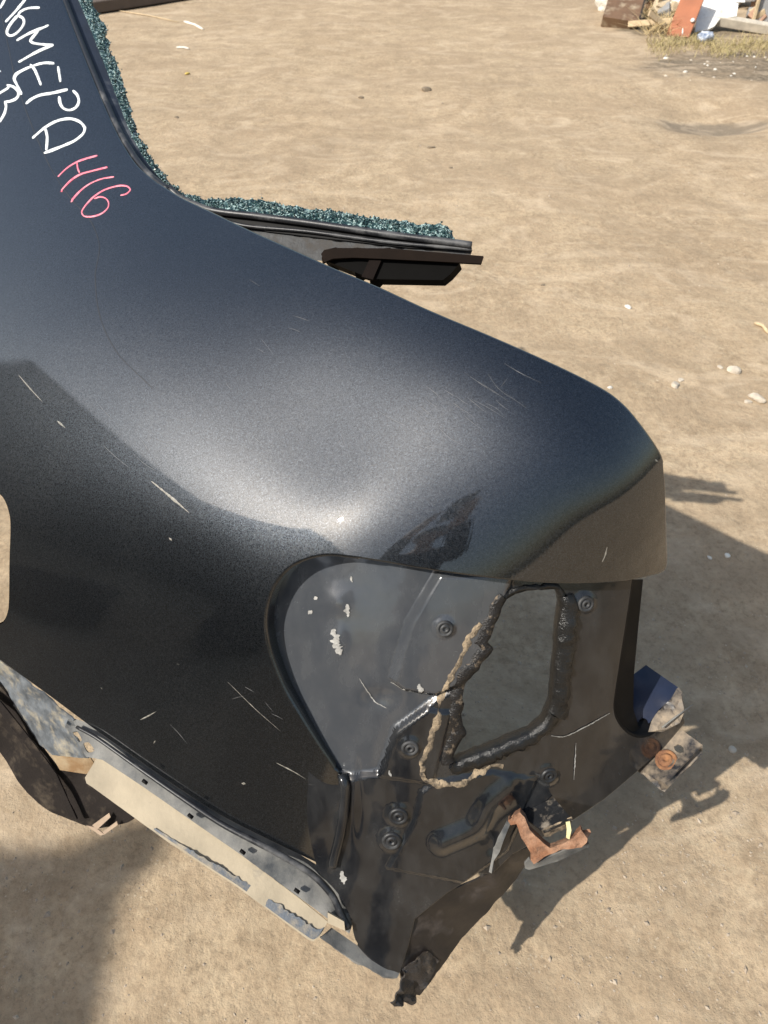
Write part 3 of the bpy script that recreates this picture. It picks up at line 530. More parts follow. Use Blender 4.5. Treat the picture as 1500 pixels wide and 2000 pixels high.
# --- right bracket with rust boss
tr = tb(1280, 1455)
RB = plate('bumper_bracket', [(1243, 1500, tr+.03), (1270, 1470, tr+.03), (1305, 1440, tr+.025), (1332, 1426, tr+.02), (1372, 1455, tr-.01), (1350, 1478, tr-.015), (1327, 1500, tr-.02), (1300, 1530, tr-.025), (1270, 1516, tr+.0)], BRKT, .003, 7, holes=[[(1316, 1458), (1324, 1453), (1335, 1460), (1336, 1469), (1328, 1471), (1318, 1465)], [(1312, 1474), (1318, 1472), (1324, 1480), (1320, 1486), (1313, 1482)]])
plate('bracket_lip', [(1243, 1500, tr+.03), (1262, 1511, tr+.012), (1300, 1530, tr-.025), (1372, 1456, tr-.01), (1371, 1472, tr+.005), (1350, 1494, tr), (1330, 1512, tr-.005), (1298, 1547, tr-.012), (1286, 1540, tr-.005), (1262, 1518, tr+.014)], BRKT, .003, 7, RB)
pc = W(np.array(1302.), np.array(1486.), np.array(tr+.004)); va = W(np.array(1372.), np.array(1455.), np.array(tr-.01))-W(np.array(1300.), np.array(1530.), np.array(tr-.025)); vb = W(np.array(1332.), np.array(1426.), np.array(tr+.02))-W(np.array(1300.), np.array(1530.), np.array(tr-.025)); nn = unit(np.cross(va, vb)); nn = nn if nn[2] > 0 else -nn
MB().lathe(pc+nn*.002, nn, [(.0175, -.004), (.017, .003), (.0135, .004), (.0125, .0015), (.010, .0015), (.009, .0055), (.005, .006), (.004, .002), (.0001, .002)], 24).build('rust_boss', RUSTO, RB)
# --- blue sill end behind the gutter
tg_ = tb(1290, 1400)
plate('trunk_sill', [(1262, 1299, tg_+.07), (1236, 1318, tg_+.06), (1233, 1371, tg_+.04), (1246, 1418, tg_+.02), (1270, 1411, tg_+.015), (1285, 1388, tg_+.02), (1311, 1364, tg_+.02), (1325, 1343, tg_+.03)], BLUE, .003, 9, holes=[[(1247, 1408), (1254, 1402), (1264, 1406), (1266, 1413), (1254, 1416)]])
plate('sill_fold', [(1325, 1342, tg_+.028), (1332, 1352, tg_+.02), (1336, 1390, tg_+.0), (1328, 1412, tg_), (1300, 1424, tg_), (1266, 1430, tg_+.004), (1272, 1410, tg_+.012), (1286, 1388, tg_+.018), (1311, 1364, tg_+.018)], BRKT, .004, 7, rough=.01, seed=9)
sl = np.array([W(np.array(a), np.array(b), np.array(c)) for a, b, c in ((1293., 1421., tg_-.006), (1320., 1400., tg_-.006), (1353., 1376., tg_+.002))]); MB().tube(sl, [.0015, .0013, .0004], 5).build('metal_sliver', GREYPL, QP)

# ------------------------------------------------------------------ window opening: seal, flange, broken glass, shelf stub
def fe(x, y, dt=0., inx=0.):  # follow the pillar edge depth (evaluate inside the skin)
    return tf(x-inx, y+inx*.5)+dt
pil = curve([(116, -24), (126, 0), (158, 82), (195, 172), (233, 258), (266, 312), (296, 346), (330, 372)], 8)
pt = np.array([fe(x-12, y, .012) for x, y in pil])
MB().tube(W(pil[:, 0], pil[:, 1], pt), .006, 10).build('window_seal', RUBBER, QP)
pil2 = curve([(116, -24), (126, 0), (157, 80), (193, 168), (230, 252), (262, 308), (295, 345), (334, 372)], 8)
fl_out = curve([(154, -24), (165, 0), (196, 78), (228, 160), (262, 248), (292, 305), (322, 345), (345, 372)], 8)
def strip(name, A, B, tA, tB, mat, nrow=3, thick=.004):
    n = min(len(A), len(B)); A = A[np.linspace(0, len(A)-1, n).astype(int)]; B = B[np.linspace(0, len(B)-1, n).astype(int)]; tA = np.asarray(tA)[np.linspace(0, len(tA)-1, n).astype(int)]; tB = np.asarray(tB)[np.linspace(0, len(tB)-1, n).astype(int)]
    PA = W(A[:, 0], A[:, 1], tA); PB = W(B[:, 0], B[:, 1], tB); rows = [PA+(PB-PA)*k/nrow for k in range(nrow+1)]
    nrm = unit(np.cross(PB-PA, np.gradient(PA, axis=0))); nrm = nrm*np.sign((nrm*(EYE-PA)).sum(-1, keepdims=True)); mb = MB()
    rows = rows+[r-nrm*thick for r in rows[::-1]]+[rows[0]]; return mb.loft(rows).build(name, mat, QP, True, 0, 40)
ptA = [fe(x-22, y, .016) for x, y in pil2]; ptB = [fe(x-40, y, .03) for x, y in fl_out]
strip('window_flange', pil2, fl_out, ptA, ptB, NAVY)
gl_out = curve([(167, -24), (178, 0), (206, 62), (226, 120), (246, 185), (264, 245), (284, 290), (312, 330), (345, 368)], 6)
gl_out = gl_out+np.stack([11*fbm(gl_out*.07, 4, 8), 6*fbm(gl_out*.07+9, 3, 4)], -1)
gin = curve([(144, -24), (154, 0), (186, 78), (218, 160), (252, 248), (282, 305), (312, 345), (338, 374)], 6)
strip('glass_remnant', gin, gl_out, [fe(x-30, y, .022) for x, y in gin], [fe(x-45, y, .034) for x, y in gl_out], GLASS, 3, .004)
# stub of the rear shelf below the window
TS0 = tf(345, 392)+.03
def ts(x): return TS0-.10*(x-350)/600
seal_lo = curve([(330, 366), (352, 386), (410, 410), (500, 422), (608, 436), (767, 459), (886, 474), (921, 479)], 8)
MB().tube(W(seal_lo[:, 0], seal_lo[:, 1], np.array([ts(x) for x in seal_lo[:, 0]])), .0055, 8).build('window_seal', RUBBER, QP)
seal2 = curve([(400, 416), (473, 440), (600, 452), (760, 473), (921, 487)], 8); MB().tube(W(seal2[:, 0], seal2[:, 1], np.array([ts(x)+.004 for x in seal2[:, 0]])), .0032, 6).build('window_seal', RUBBER, QP)
lo_in = curve([(345, 380), (407, 404), (500, 415), (608, 429), (767, 452), (884, 468)], 6)
lo_out = curve([(345, 370), (372, 380), (403, 387), (460, 390), (524, 394), (560, 402), (599, 409), (640, 408), (687, 419), (767, 429), (813, 438), (845, 437), (874, 444), (886, 464)], 6)
lo_out = lo_out+np.stack([np.zeros(len(lo_out)), 9*fbm(lo_out*.09, 4, 6)], -1)
strip('glass_remnant', lo_in, lo_out, [ts(x)+.003 for x in lo_in[:, 0]], [ts(x)+.014 for x in lo_out[:, 0]], GLASS, 3, .004)
tsp = lambda pts, d=0.: [(x, y, ts(x)+d) for x, y in pts]
plate('shelf_panel', tsp([(405, 420), (473, 440), (600, 452), (760, 473), (922, 488), (918, 498), (760, 492), (640, 510), (560, 505), (470, 470)], .012), plain('grey_dirty_steel', (.035, .037, .04), .5, scale=25, bumps=.2, dust=.3, dustcol=(.07, .06, .05), dscale=30, spec=.2), .004, 9)
plate('shelf_gap', tsp([(380, 402), (410, 412), (500, 424), (608, 438), (767, 461), (921, 481), (921, 489), (800, 484), (640, 466), (520, 452), (430, 430)], .007), GUTTER, .003, 8)
HC = plate('hinge_cover', tsp([(627, 496), (633, 488), (655, 484), (760, 485), (944, 500), (939, 515), (902, 513), (760, 506), (690, 503), (650, 505), (634, 512)], -.012), plain('brown_black_plastic', (.010, .006, .004), .7, bumps=.04, spec=.06), .006, 8)
plate('hinge_box', tsp([(632, 508), (690, 503), (760, 506), (898, 514), (880, 535), (865, 547), (800, 546), (734, 545), (715, 540)], .0), PLASTIC, .03, 8)
plate('hinge_rib', tsp([(722, 506), (745, 507), (728, 546), (706, 540)], -.006), plain('brown_black_rib', (.008, .005, .004), .7, spec=.06), .006, 6)
# crushed glass grains
def shards():
    mb = MB(); base = np.array([(a, b, c) for a in (-1, 1) for b in (-1, 1) for c in (-1, 1)], float); fc = [(0, 1, 3, 2), (4, 6, 7, 5), (0, 4, 5, 1), (2, 3, 7, 6), (0, 2, 6, 4), (1, 5, 7, 3)]
    def put(A, B, tA, tB, n, smin, smax):
        m = min(len(A), len(B)); A = A[np.linspace(0, len(A)-1, m).astype(int)]; B = B[np.linspace(0, len(B)-1, m).astype(int)]; tA = np.asarray(tA)[np.linspace(0, len(tA)-1, m).astype(int)]; tB = np.asarray(tB)[np.linspace(0, len(tB)-1, m).astype(int)]
        for _ in range(n):
            i = rng.integers(0, m); k = rng.random()**.7; q = A[i]+(B[i]-A[i])*k+rng.normal(0, 1.5, 2); t = tA[i]+(tB[i]-tA[i])*k-rng.random()*.006
            r = np.linalg.qr(rng.normal(size=(3, 3)))[0]; sc = rng.uniform(smin, smax)*np.array([1, rng.uniform(.6, 1.2), rng.uniform(.5, 1)])
            mb.add(W(q[0], q[1], t)+((base+rng.normal(0, .22, base.shape))*sc)@r, fc)
    put(gin, gl_out, [fe(x-30, y, .020) for x, y in gin], [fe(x-45, y, .032) for x, y in gl_out], 1100, .0005, .0016)
    put(lo_in, lo_out, [ts(x)+.002 for x in lo_in[:, 0]], [ts(x)+.012 for x in lo_out[:, 0]], 1000, .0005, .0015)
    tag(mb.build('crushed_glass', GLASS, QP, False), None, None, None, 'stuff')
shards()
# ------------------------------------------------------------------ handwriting
def stroke(mb, pts, wpx, lift=.0007, seed=0, taper=False):
    c = curve(pts, 3.0); n = len(c); tg = unit(np.gradient(c, axis=0)); nb = np.stack([-tg[:, 1], tg[:, 0]], -1); wv = wpx/2*(1+.5*fbm(np.stack([np.arange(n)*.16, np.full(n, seed*3.1)], -1), 3, seed)); wv[0] *= .6; wv[-1] *= .45
    if taper: wv = wv*np.sin(np.linspace(.25, math.pi-.1, n))*(1+.8*fbm(np.stack([np.arange(n)*.5, np.full(n, seed*1.7)], -1), 2, seed+3))
    rows = []
    for k, h in ((-1, .2), (-.6, 1), (.6, 1), (1, .2)): q = c+nb*(wv*k)[:, None]; rows.append(SK.P(q[:, 0], q[:, 1])+SK.N(q[:, 0], q[:, 1])*lift*h)
    mb.loft(rows)
Z = .23333
zz = lambda *p: [(x*Z, y*Z) for x, y in p]
white = {'letter': [[zz((0, 72), (38, 2), (70, -60))],
 [zz((45, 185), (130, 95), (215, -8)), zz((150, 128), (170, 100), (215, 75), (260, 66), (335, 64)), zz((150, 130), (190, 150), (203, 185), (180, 235), (130, 285), (85, 300), (60, 280), (66, 240), (105, 180), (150, 130))],
 [zz((138, 340), (220, 292), (310, 250), (360, 232), (408, 210)), zz((325, 252), (285, 300), (255, 342), (280, 360), (360, 372), (450, 376)), zz((450, 376), (380, 402), (290, 445), (155, 522))],
 [zz((455, 530), (380, 526), (310, 540), (210, 578), (135, 622), (120, 660), (150, 725), (182, 795)), zz((255, 540), (290, 582), (320, 650), (345, 716)), zz((487, 558), (497, 620), (508, 690))],
 [zz((568, 748), (450, 776), (330, 798), (260, 832), (216, 870)), zz((612, 758), (650, 800), (660, 855), (632, 902), (580, 922), (530, 905), (503, 860), (497, 808))],
 [zz((270, 1158), (380, 1065), (490, 1008), (590, 994), (668, 1020), (710, 1070), (695, 1120), (620, 1180), (480, 1240), (368, 1282)), zz((380, 1072), (396, 1150), (388, 1262))],
 [zz((58, 712), (110, 726), (150, 762), (152, 805), (125, 832), (75, 850), (42, 850)), zz((-30, 800), (10, 772), (62, 740), (80, 716)), zz((42, 850), (52, 890), (38, 950), (-5, 1025))], [zz((0, 592), (6, 604))]]}
for i, grp in enumerate(white['letter']):
    mb = MB()
    for k, s_ in enumerate(grp): stroke(mb, s_, 5.0, .0007+.0002*k, i*7+k)
    tag(mb.build('white_letter', WHITE, QP), ['white slanted pen stroke', 'white soft sign letter', 'white letter M', 'white letter E', 'white letter P', 'white letter A', 'white letter cut by the frame', 'white dot'][i])
for i, grp in enumerate([[zz((485, 1480), (560, 1408), (640, 1358), (720, 1328), (815, 1302)), zz((645, 1358), (652, 1410), (668, 1450)), zz((900, 1400), (780, 1430), (670, 1462), (590, 1515), (520, 1590), (514, 1606), (526, 1600))],
     [zz((955, 1480), (850, 1498), (750, 1540), (670, 1600), (605, 1672), (598, 1690), (612, 1680))],
     [zz((1010, 1636), (1060, 1622), (1092, 1588), (1070, 1562), (1020, 1553), (960, 1562), (870, 1592), (780, 1652), (705, 1735), (684, 1780), (705, 1810), (770, 1813), (850, 1788), (905, 1738), (908, 1690), (880, 1658), (835, 1648), (790, 1664))]]):
    mb = MB()
    for k, s_ in enumerate(grp): stroke(mb, s_, 3.0, .0007+.0002*k, 60+i*5+k)
    tag(mb.build('red_character', RED, QP), ['red letter H', 'red digit one', 'red digit six'][i])
# scratches and paint chips
SCR = plain('bare_scratch', (.27, .255, .22), .5, scale=200, var=.6)
for pts, wd in (([(296, 940), (330, 968), (370, 1002)], 4.5), ([(112, 822), (128, 836)], 4), ([(36, 732), (60, 760), (84, 786)], 2.2), ([(274, 1406), (292, 1397), (306, 1389)], 2.4), ([(300, 1452), (304, 1446)], 2.2), ([(540, 1490), (575, 1508), (598, 1522)], 1.6), ([(1186, 1068), (1182, 1085), (1176, 1098)], 3.2), ([(445, 1332), (500, 1386), (548, 1428)], .9), ([(330, 1050), (336, 1056)], 4), ([(472, 1530), (480, 1531)], 6), ([(345, 1296), (350, 1298)], 1.8), ([(1279, 897), (1285, 902)], 4), ([(197, 1343), (200, 1346)], 5)):
    mb = MB(); stroke(mb, pts, wd, .0003, int(wd*10), True); mb.build('scratch', SCR, QP)
mb = MB(); kf = np.random.default_rng(17)
for (cx, cy, sx_, sy_, ang, sp, L0, n_) in ((900, 790, 60, 28, 36, 4, 60, 20), (250, 900, 160, 60, 40, 16, 50, 9), (760, 870, 60, 40, 140, 70, 18, 10), (480, 1400, 120, 120, 40, 30, 40, 8), (600, 700, 260, 90, 30, 30, 30, 8)):
    for _ in range(n_):
        x, y = cx+kf.normal()*sx_, cy+kf.normal()*sy_; a_ = math.radians(ang+kf.normal()*sp); L_ = L0*kf.uniform(.4, 1.4); d_ = np.array([math.cos(a_), math.sin(a_)])*L_/2; bow = np.array([-d_[1], d_[0]])*kf.normal()*.08
        p3 = [np.array([x, y])-d_, np.array([x, y])+bow, np.array([x, y])+d_]
        if all(inside(c[None], outer)[0] and dist(c[None], outer)[0] > 12 for c in p3): stroke(mb, p3, .7, .0002, int(kf.integers(1, 99)), True)
tag(mb.build('hairline_scratches', plain('hairline_scratch', (.11, .11, .11), .5), QP), None, None, None, 'stuff')
mb = MB(); stroke(mb, [(2, 25), (14, 80), (32, 160), (62, 245), (100, 330), (140, 390), (176, 430), (194, 480), (186, 540), (196, 620), (230, 690), (300, 760)], 1.6, .0003, 5)
mb.build('drip_line', plain('dark_smear', (.02, .021, .024), .5), QP)

# ------------------------------------------------------------------ sill stub the panel stands on (out of the frame)
def gh(x, y): return float(ground_h(np.array([float(x)]), np.array([float(y)]))[0])
pa = W(np.array(-330.), np.array(1120.), SK.t(np.array(-330.), np.array(1120.)))
mb = MB(); base = np.array([pa[0]-.12, pa[1]+.05, 0]); zb = gh(base[0], base[1])-.01
mb.box((base+pa)/2*np.array([1, 1, 0])+np.array([0, .03, (pa[2]+zb)/2]), (.09, .03, (pa[2]-zb)/2), RR*np.array([1, 1, 0])); mb.build('sill_stub', GUTTER, QP, False, .006)

# ------------------------------------------------------------------ junk heap at the edge of the yard
def gp_(px, py): p = G(np.array(float(px)), np.array(float(py))); p[2] = gh(p[0], p[1]); return p
def rough_box(name, c, half, X, Z, mat, parent=None, jit=.0, bevel=.004):
    mb = MB().box(c, half, X, Z); v = mb.v[0]; v += rng.normal(0, jit, v.shape) if jit else 0; return mb.build(name, mat, parent, False, bevel)
WOODB = plain('brown_veneer', (.16, .095, .055), .5, scale=8, bumps=.1, dust=.3); WOODR = plain('red_brown_veneer', (.33, .115, .05), .45, scale=6, bumps=.08)
WHITEP = plain('white_painted_board', (.74, .73, .70), .6, var=.12, dust=.2); PALEW = plain('pale_split_wood', (.52, .40, .25), .85, scale=22, bumps=.4)
GREYS = plain('grey_slab', (.27, .27, .27), .85, scale=16, bumps=.4); DARKI = plain('dark_inside', (.03, .022, .018), .8); WOVEN = plain('woven_white', (.68, .66, .60), .85, scale=70, bumps=.8, col2=(.45, .42, .36))
BRICK = plain('broken_brick', (.36, .22, .15), .9, scale=30, bumps=.5); STONE = plain('pale_stone', (.52, .46, .37), .9, scale=20, bumps=.5, col2=(.36, .31, .25)); STONEW = plain('white_stone', (.70, .67, .60), .85, scale=20, bumps=.4)
SANDB = plain('sandy_block', (.55, .45, .31), .9, scale=20, bumps=.5, col2=(.42, .33, .22))
STONED = plain('dark_clod', (.20, .155, .105), .95, scale=25, bumps=.6)
def rock_mb(c, r, seed, flat=.7, mb=None, sub=2):
    import bmesh
    bm = bmesh.new(); bmesh.ops.create_icosphere(bm, subdivisions=sub, radius=1); v = np.array([x.co[:] for x in bm.verts]); f = [[x.index for x in y.verts] for y in bm.faces]; bm.free()
    k = np.random.default_rng(seed); d = unit(k.normal(size=(9, 3))); o = k.uniform(.55, .95, 9)
    for a, b in zip(d, o): e = np.maximum(v@a-b, 0); v = v-e[:, None]*a*.9
    v = v*np.array([1, k.uniform(.6, .95), flat])@np.array([[math.cos(seed), math.sin(seed), 0], [-math.sin(seed), math.cos(seed), 0], [0, 0, 1]])
    mb = mb or MB(); return mb.add(np.array(c)+v*r+np.array([0, 0, r*flat*.45]), f)
right = np.array([1., 0, 0]); back = np.array([0, 1., 0])
# drawer
p = gp_(1222, 57); T1 = thing('drawer', 'brown veneer drawer lying tipped over at the left of the junk heap', 'drawer', p)
X = unit(np.array([.93, -.28, -.08])); Y = unit(np.array([.30, .86, .42])); Zt = unit(np.cross(X, Y)); Y = np.cross(Zt, X); c0 = p+np.array([0, .18, .16])
MB().box(c0, (.16, .20, .009), X, Zt).build('bottom_board', WOODB, T1, False, .003)
MB().box(c0-Y*.203-Zt*.075, (.165, .009, .085), X, Zt).build('front_board', WOODB, T1, False, .003)
MB().box(c0+Y*.203-Zt*.075, (.165, .009, .085), X, Zt).build('back_board', WOODB, T1, False, .003)
for sg in (-1, 1): MB().box(c0+X*sg*.168-Zt*.075, (.008, .19, .084), X, Zt).build('side_board', DARKI if sg > 0 else WOODB, T1, False, .003)  # right board coloured dark to stand in for the drawer's shaded interior
# cabinet door
p = gp_(1322, 74); T2 = thing('cabinet_door', 'red-brown cabinet door with a white knob leaning on the junk heap', 'cabinet door', p)
X = unit(np.array([.80, -.52, .05])); Y = unit(np.array([.35, .62, .70])); Zt = unit(np.cross(X, Y)); Y = np.cross(Zt, X); c0 = p+np.array([.08, .12, .17])
MB().box(c0, (.105, .235, .011), X, Zt).build('door_leaf', WOODR, T2, False, .004)
MB().lathe(c0+X*.085-Y*.09+Zt*.011, Zt, [(.008, 0), (.008, .012), (.018, .016), (.018, .024), (.0001, .028)], 12).build('knob', WHITEP, T2)
MB().box(c0+X*.03-Y*.19+Zt*.014, (.004, .03, .002), unit(X+.3*Y), Zt).build('sticker', WHITEP, T2, False)
# white panel, broken
p = gp_(1392, 66); T3 = thing('white_board', 'broken white painted board lying right of the red-brown door', 'board', p)
q = curve([(0, 0), (.02, .34), (.12, .36), (.38, .30), (.37, .17), (.22, .14), (.17, .06), (.10, .02)], .05, True, True); V, Tt = cdt(q, [], .08); X = unit(np.array([1, -.1, 0])); Y = unit(np.array([.1, .75, .65]))
P = p+np.array([-.17, .0, .02])+V[:, :1]*X+V[:, 1:2]*Y; Nn = np.cross(X, Y); n_ = len(q); m_ = len(P)
MB().add(np.concatenate([P, P-Nn*.03]), [tuple(t) for t in Tt]+[tuple(t[::-1]+m_) for t in Tt]+[(i, (i+1) % n_, (i+1) % n_+m_, i+m_) for i in range(n_)]).build('panel', WHITEP, T3, False)
MB().box(p+np.array([.02, .0, .02])+Y*.31+X*.08+Nn*.006, (.17, .012, .005), X, Nn).build('edge_moulding', WHITEP, T3, False, .002)
def crumple(name, c, r, mat, label, cat, seed, flat=.6):
    mb = rock_mb((0, 0, 0), r, seed, flat, None, 4); v = mb.v[0]; v += (unit(v)*(r*.35*fbm(v[:, :2]*9/r*.3+v[:, 2:]*7/r*.3+seed, 4, seed))[:, None]); mb.v[0] = v+np.array(c)
    return tag(mb.build(name, mat, None, True), label, cat)
crumple('plastic_bag', gp_(1374, 80), .10, plain('white_blue_film', (.66, .68, .72), .4, scale=9, col2=(.16, .20, .28), bumps=.4), 'crumpled white and slate blue plastic bag below the white board', 'plastic bag', 4, .5)
crumple('woven_sack', gp_(1186, 22), .15, WOVEN, 'white woven sack at the far left of the junk heap', 'sack', 12, .75)
crumple('rag', gp_(1318, 36)+np.array([0, 0, .1]), .055, plain('red_white_rag', (.62, .10, .09), .9, scale=14, col2=(.7, .66, .6)), 'small red and white rag behind the red-brown door', 'rag', 5, .6)
p = gp_(1452, 64); tag(MB().box(p+np.array([0, .02, .07]), (.30, .035, .04), (1, -.28, -.1), (0, -.3, 1)).build('timber_beam', plain('bleached_timber', (.50, .45, .37), .9, scale=18, bumps=.5), None, False, .006), 'long bleached timber beam lying at the right edge of the junk heap', 'timber beam')
p = gp_(1500, 52); tag(MB().box(p+np.array([.06, .2, .25]), (.14, .03, .34), (1, -.15, 0), (.28, .12, 1)).build('concrete_slab', GREYS, None, False, .006), 'grey concrete slab leaning upright behind the timber beam', 'concrete slab')
p = gp_(1466, 48); tag(MB().box(p+np.array([.03, .05, .2]), (.014, .014, .30), (1, 0, 0), (.25, .1, 1)).build('wooden_batten', PALEW, None, False, .003), 'thin wooden batten leaning against the grey slab', 'batten')
lab = ['pale split board sticking up left of the red-brown door', 'pale split board lying flat beside the brown drawer', 'pale split board slanting behind the red-brown door', 'short pale split board at the foot of the brown drawer']
for i, (px, py, h_, dx, dz, L_) in enumerate([(1283, 40, .12, .1, .9, .26), (1272, 62, .03, .9, .1, .22), (1300, 30, .16, .5, .7, .30), (1292, 66, .03, -.6, .35, .2)]):
    p = gp_(px, py); tag(MB().box(p+np.array([0, .03, h_+.04]), (L_, .025, .008), unit(np.array([dx, -.2, dz])), (.3, -.8, .4)).build('split_board', PALEW, None, False, .002), lab[i], 'board', 'split boards in the junk heap')
k2 = np.random.default_rng(31); seen = {}
near = [(1180, 'behind the white woven sack'), (1232, 'behind the brown drawer'), (1292, 'behind the split boards'), (1345, 'behind the red-brown door'), (1400, 'above the white board'), (1448, 'above the timber beam'), (1490, 'beside the grey slab')]
kinds = [('broken reddish brick', BRICK), ('broken sandy block', SANDB), ('broken whitish block', STONEW), ('short wood offcut', PALEW), ('broken grey block', GREYS)]
for i in range(75):  # rubble heap: broken bricks and blocks
    px, py = k2.uniform(1250, 1500), k2.uniform(-30, 44); p = gp_(px, py); p[2] += k2.uniform(0, .12); kd, mt = kinds[i % 5]; sz = k2.uniform(.04, .17) if i % 5 == 3 else k2.uniform(.035, .11)
    ob = MB().box(p+np.array([0, 0, .04]), (sz, k2.uniform(.03, .06), k2.uniform(.025, .05)), unit(k2.normal(size=3)*np.array([1, 1, .4])), (k2.normal()*.4, k2.normal()*.4, 1)).build('rubble_block', mt, None, False, .008)
    wh_ = min(near, key=lambda a_: abs(a_[0]-px))[1]; lb = ('small ' if sz < .07 else 'large ' if sz > .1 else '')+kd+' in the rubble '+wh_
    c_ = seen.get(lb, 0); seen[lb] = c_+1; lb += ['', ', further back', ', lying askew', ', half buried', ', nearest the front', ', near the top', ', chipped on a corner'][min(c_, 6)]
    tag(ob, lb, 'rubble', 'rubble behind the boards')
# straw and splinters, grass
def blades(name, n, area, h, mat, label, seed, lean=.6, wd=.004):
    k = np.random.default_rng(seed); mb = MB()
    for _ in range(n):
        px, py = area(k); p = gp_(px, py); L_ = h*k.uniform(.4, 1.2); d = k.normal(size=2)*lean; a = k.uniform(0, 6.3); wv = np.array([math.cos(a), math.sin(a), 0])*wd; q = p+np.array([d[0]*L_*.5, d[1]*L_*.5, L_*.6]); e = p+np.array([d[0]*L_*1.2, d[1]*L_*1.2, L_*.95])
        mb.add([p-wv, p+wv, q+wv*.7, q-wv*.7, e], [(0, 1, 2, 3), (3, 2, 4)])
    return tag(mb.build(name, mat, None, False), label, None, None, 'stuff')
def ar(x0, x1, y0, y1): return lambda k: (k.uniform(x0, x1), k.uniform(y0, y1))
blades('straw', 420, ar(1255, 1320, 20, 74), .16, plain('straw', (.50, .38, .20), .85), 'dry straw and splinters between the drawer and the door', 3, 1.2, .004)
def gar(k):
    x = 1262+k.beta(1.2, 1)*300; c = 84+(x-1262)*.05; return x, k.normal(c, 9)+6*math.sin(x*.05)
blades('dry_grass', 2600, gar, .055, plain('dry_grass', (.26, .22, .09), .8, col2=(.42, .34, .18)), 'dry yellow green grass along the foot of the junk heap', 8, .7, .0028)
def stones(spec, mat, name, label, group, seed, flat=.6):
    for i, (px, py, r) in enumerate(spec):
        p = gp_(px, py); tag(rock_mb(p-np.array([0, 0, r*.15]), r, seed+i, flat).build(name, mat, None, False), label if isinstance(label, str) else label[i], 'stone', group)
k3 = np.random.default_rng(5); tpx = lambda px, py, n: n*CAM_H/-float(ray(np.array(float(px)), np.array(float(py)))[2])/F
wh = [(px, py, tpx(px, py, 1.2+3.6*k3.random()**2)) for px, py in zip(k3.uniform(1290, 1500, 34), k3.uniform(96, 165, 34))]
stones(wh[::2], STONEW, 'white_stone', 'small whitish stone on the dark cinder ground', 'white stones on the cinder ground', 100)
stones(wh[1::2], STONE, 'tan_stone', 'small tan stone on the dark cinder ground', 'tan stones on the cinder ground', 150)
ps = [(1226, 600, 8), (1320, 752, 13), (1480, 775, 20), (1433, 722, 15), (1432, 1462, 9), (842, 288, 9), (1408, 716, 8), (1462, 782, 9), (1330, 742, 7), (1190, 760, 6), (1420, 1086, 7), (1385, 1090, 6)]
stones([(a, b, tpx(a, b, c)) for a, b, c in ps[:1]+ps[9:]], STONEW, 'white_chip', ['white stone chip alone on the dirt above the panel ridge', 'tiny white chip close to the tail corner', 'white chip in the panel shadow, right of its neighbour', 'white chip in the panel shadow, left of its neighbour'], 'white chips on the yard', 200)
stones([(a, b, tpx(a, b, c)) for a, b, c in ps[1:5]+ps[6:9]], STONE, 'pale_clod', ['pale crumbly clod below and left of the big one at the right edge', 'big pale crumbly clod at the right edge', 'pale clod above the big one at the right edge', 'pale clod beside the bumper bracket shadow', 'small pale clod left of the upper one', 'small pale clod touching the big one', 'tiny pale clod just above the lower left one'], 'pale clods on the yard', 240, .5)
stones([(842, 288, tpx(842, 288, 9)), (832, 176, tpx(832, 176, 13)), (705, 190, tpx(705, 190, 6)), (1060, 560, tpx(1060, 560, 6)), (880, 330, tpx(880, 330, 6)), (345, 232, tpx(345, 232, 9))], STONED, 'dark_clod', ['small dark clod of earth on the dirt straight above the window stub', 'largest flat dark clod far up the yard', 'tiny dark clod left of the largest flat one', 'dark clod just above the ridge of the panel', 'tiny dark clod beside the small one above the stub', 'dark clod just right of the broken pillar glass'], 'dark clods on the yard', 280, .4)
tag(rock_mb(gp_(366, 145), tpx(366, 145, 6), 7, .4).build('yellow_leaf', plain('yellow_leaf', (.62, .46, .10), .7), None, False), 'tiny yellow scrap on the dirt beyond the broken window', 'scrap')
def stick(px0, py0, px1, py1, r, mat, name, label, cat):
    a = gp_(px0, py0)+np.array([0, 0, r*.8]); b = gp_(px1, py1)+np.array([0, 0, r*.8]); m_ = (a+b)/2+np.array([.01, .012, .004]); tag(MB().tube([a, a*.7+m_*.3, m_, b*.6+m_*.4, b], [r*.6, r, r*.9, r, r*.4], 6).build(name, mat, None, True), label, cat)
stick(1472, 634, 1500, 655, .008, PALEW, 'wood_splinter', 'pale wood splinter on the dirt at the right edge', 'splinter')
stick(360, 44, 397, 58, .012, STONEW, 'white_stick', 'white stick lying on the dirt beyond the broken window', 'stick')
stick(230, 22, 350, 44, .006, PALEW, 'thin_twig', 'thin pale twig on the dirt beside the dark board', 'twig')
stick(345, 95, 370, 98, .009, STONEW, 'short_white_stick', 'short white stick nearer than the twig', 'stick')
pa_, pb_ = gp_(170, 33), gp_(372, 2); dv = unit(pb_-pa_); pn_ = np.array([-dv[1], dv[0], 0]); tag(MB().box((pa_+pb_)/2+pn_*.32+np.array([0, 0, .06]), (np.linalg.norm(pb_-pa_)/2, .30, .05), dv, (0, 0, 1)).build('dark_board', plain('dark_stained_board', (.12, .09, .07), .8, scale=6, bumps=.4), None, False, .01), 'dark wooden board lying on the dirt at the top left', 'board')
p = gp_(830, -30); tag(rock_mb(p, .35, 77, .35).build('dark_tarp', plain('dark_tarp', (.06, .055, .05), .7, bumps=.4), None, True), 'dark folded tarpaulin just beyond the top edge', 'tarpaulin')  # dark lump put in where a shadow lies at the top edge
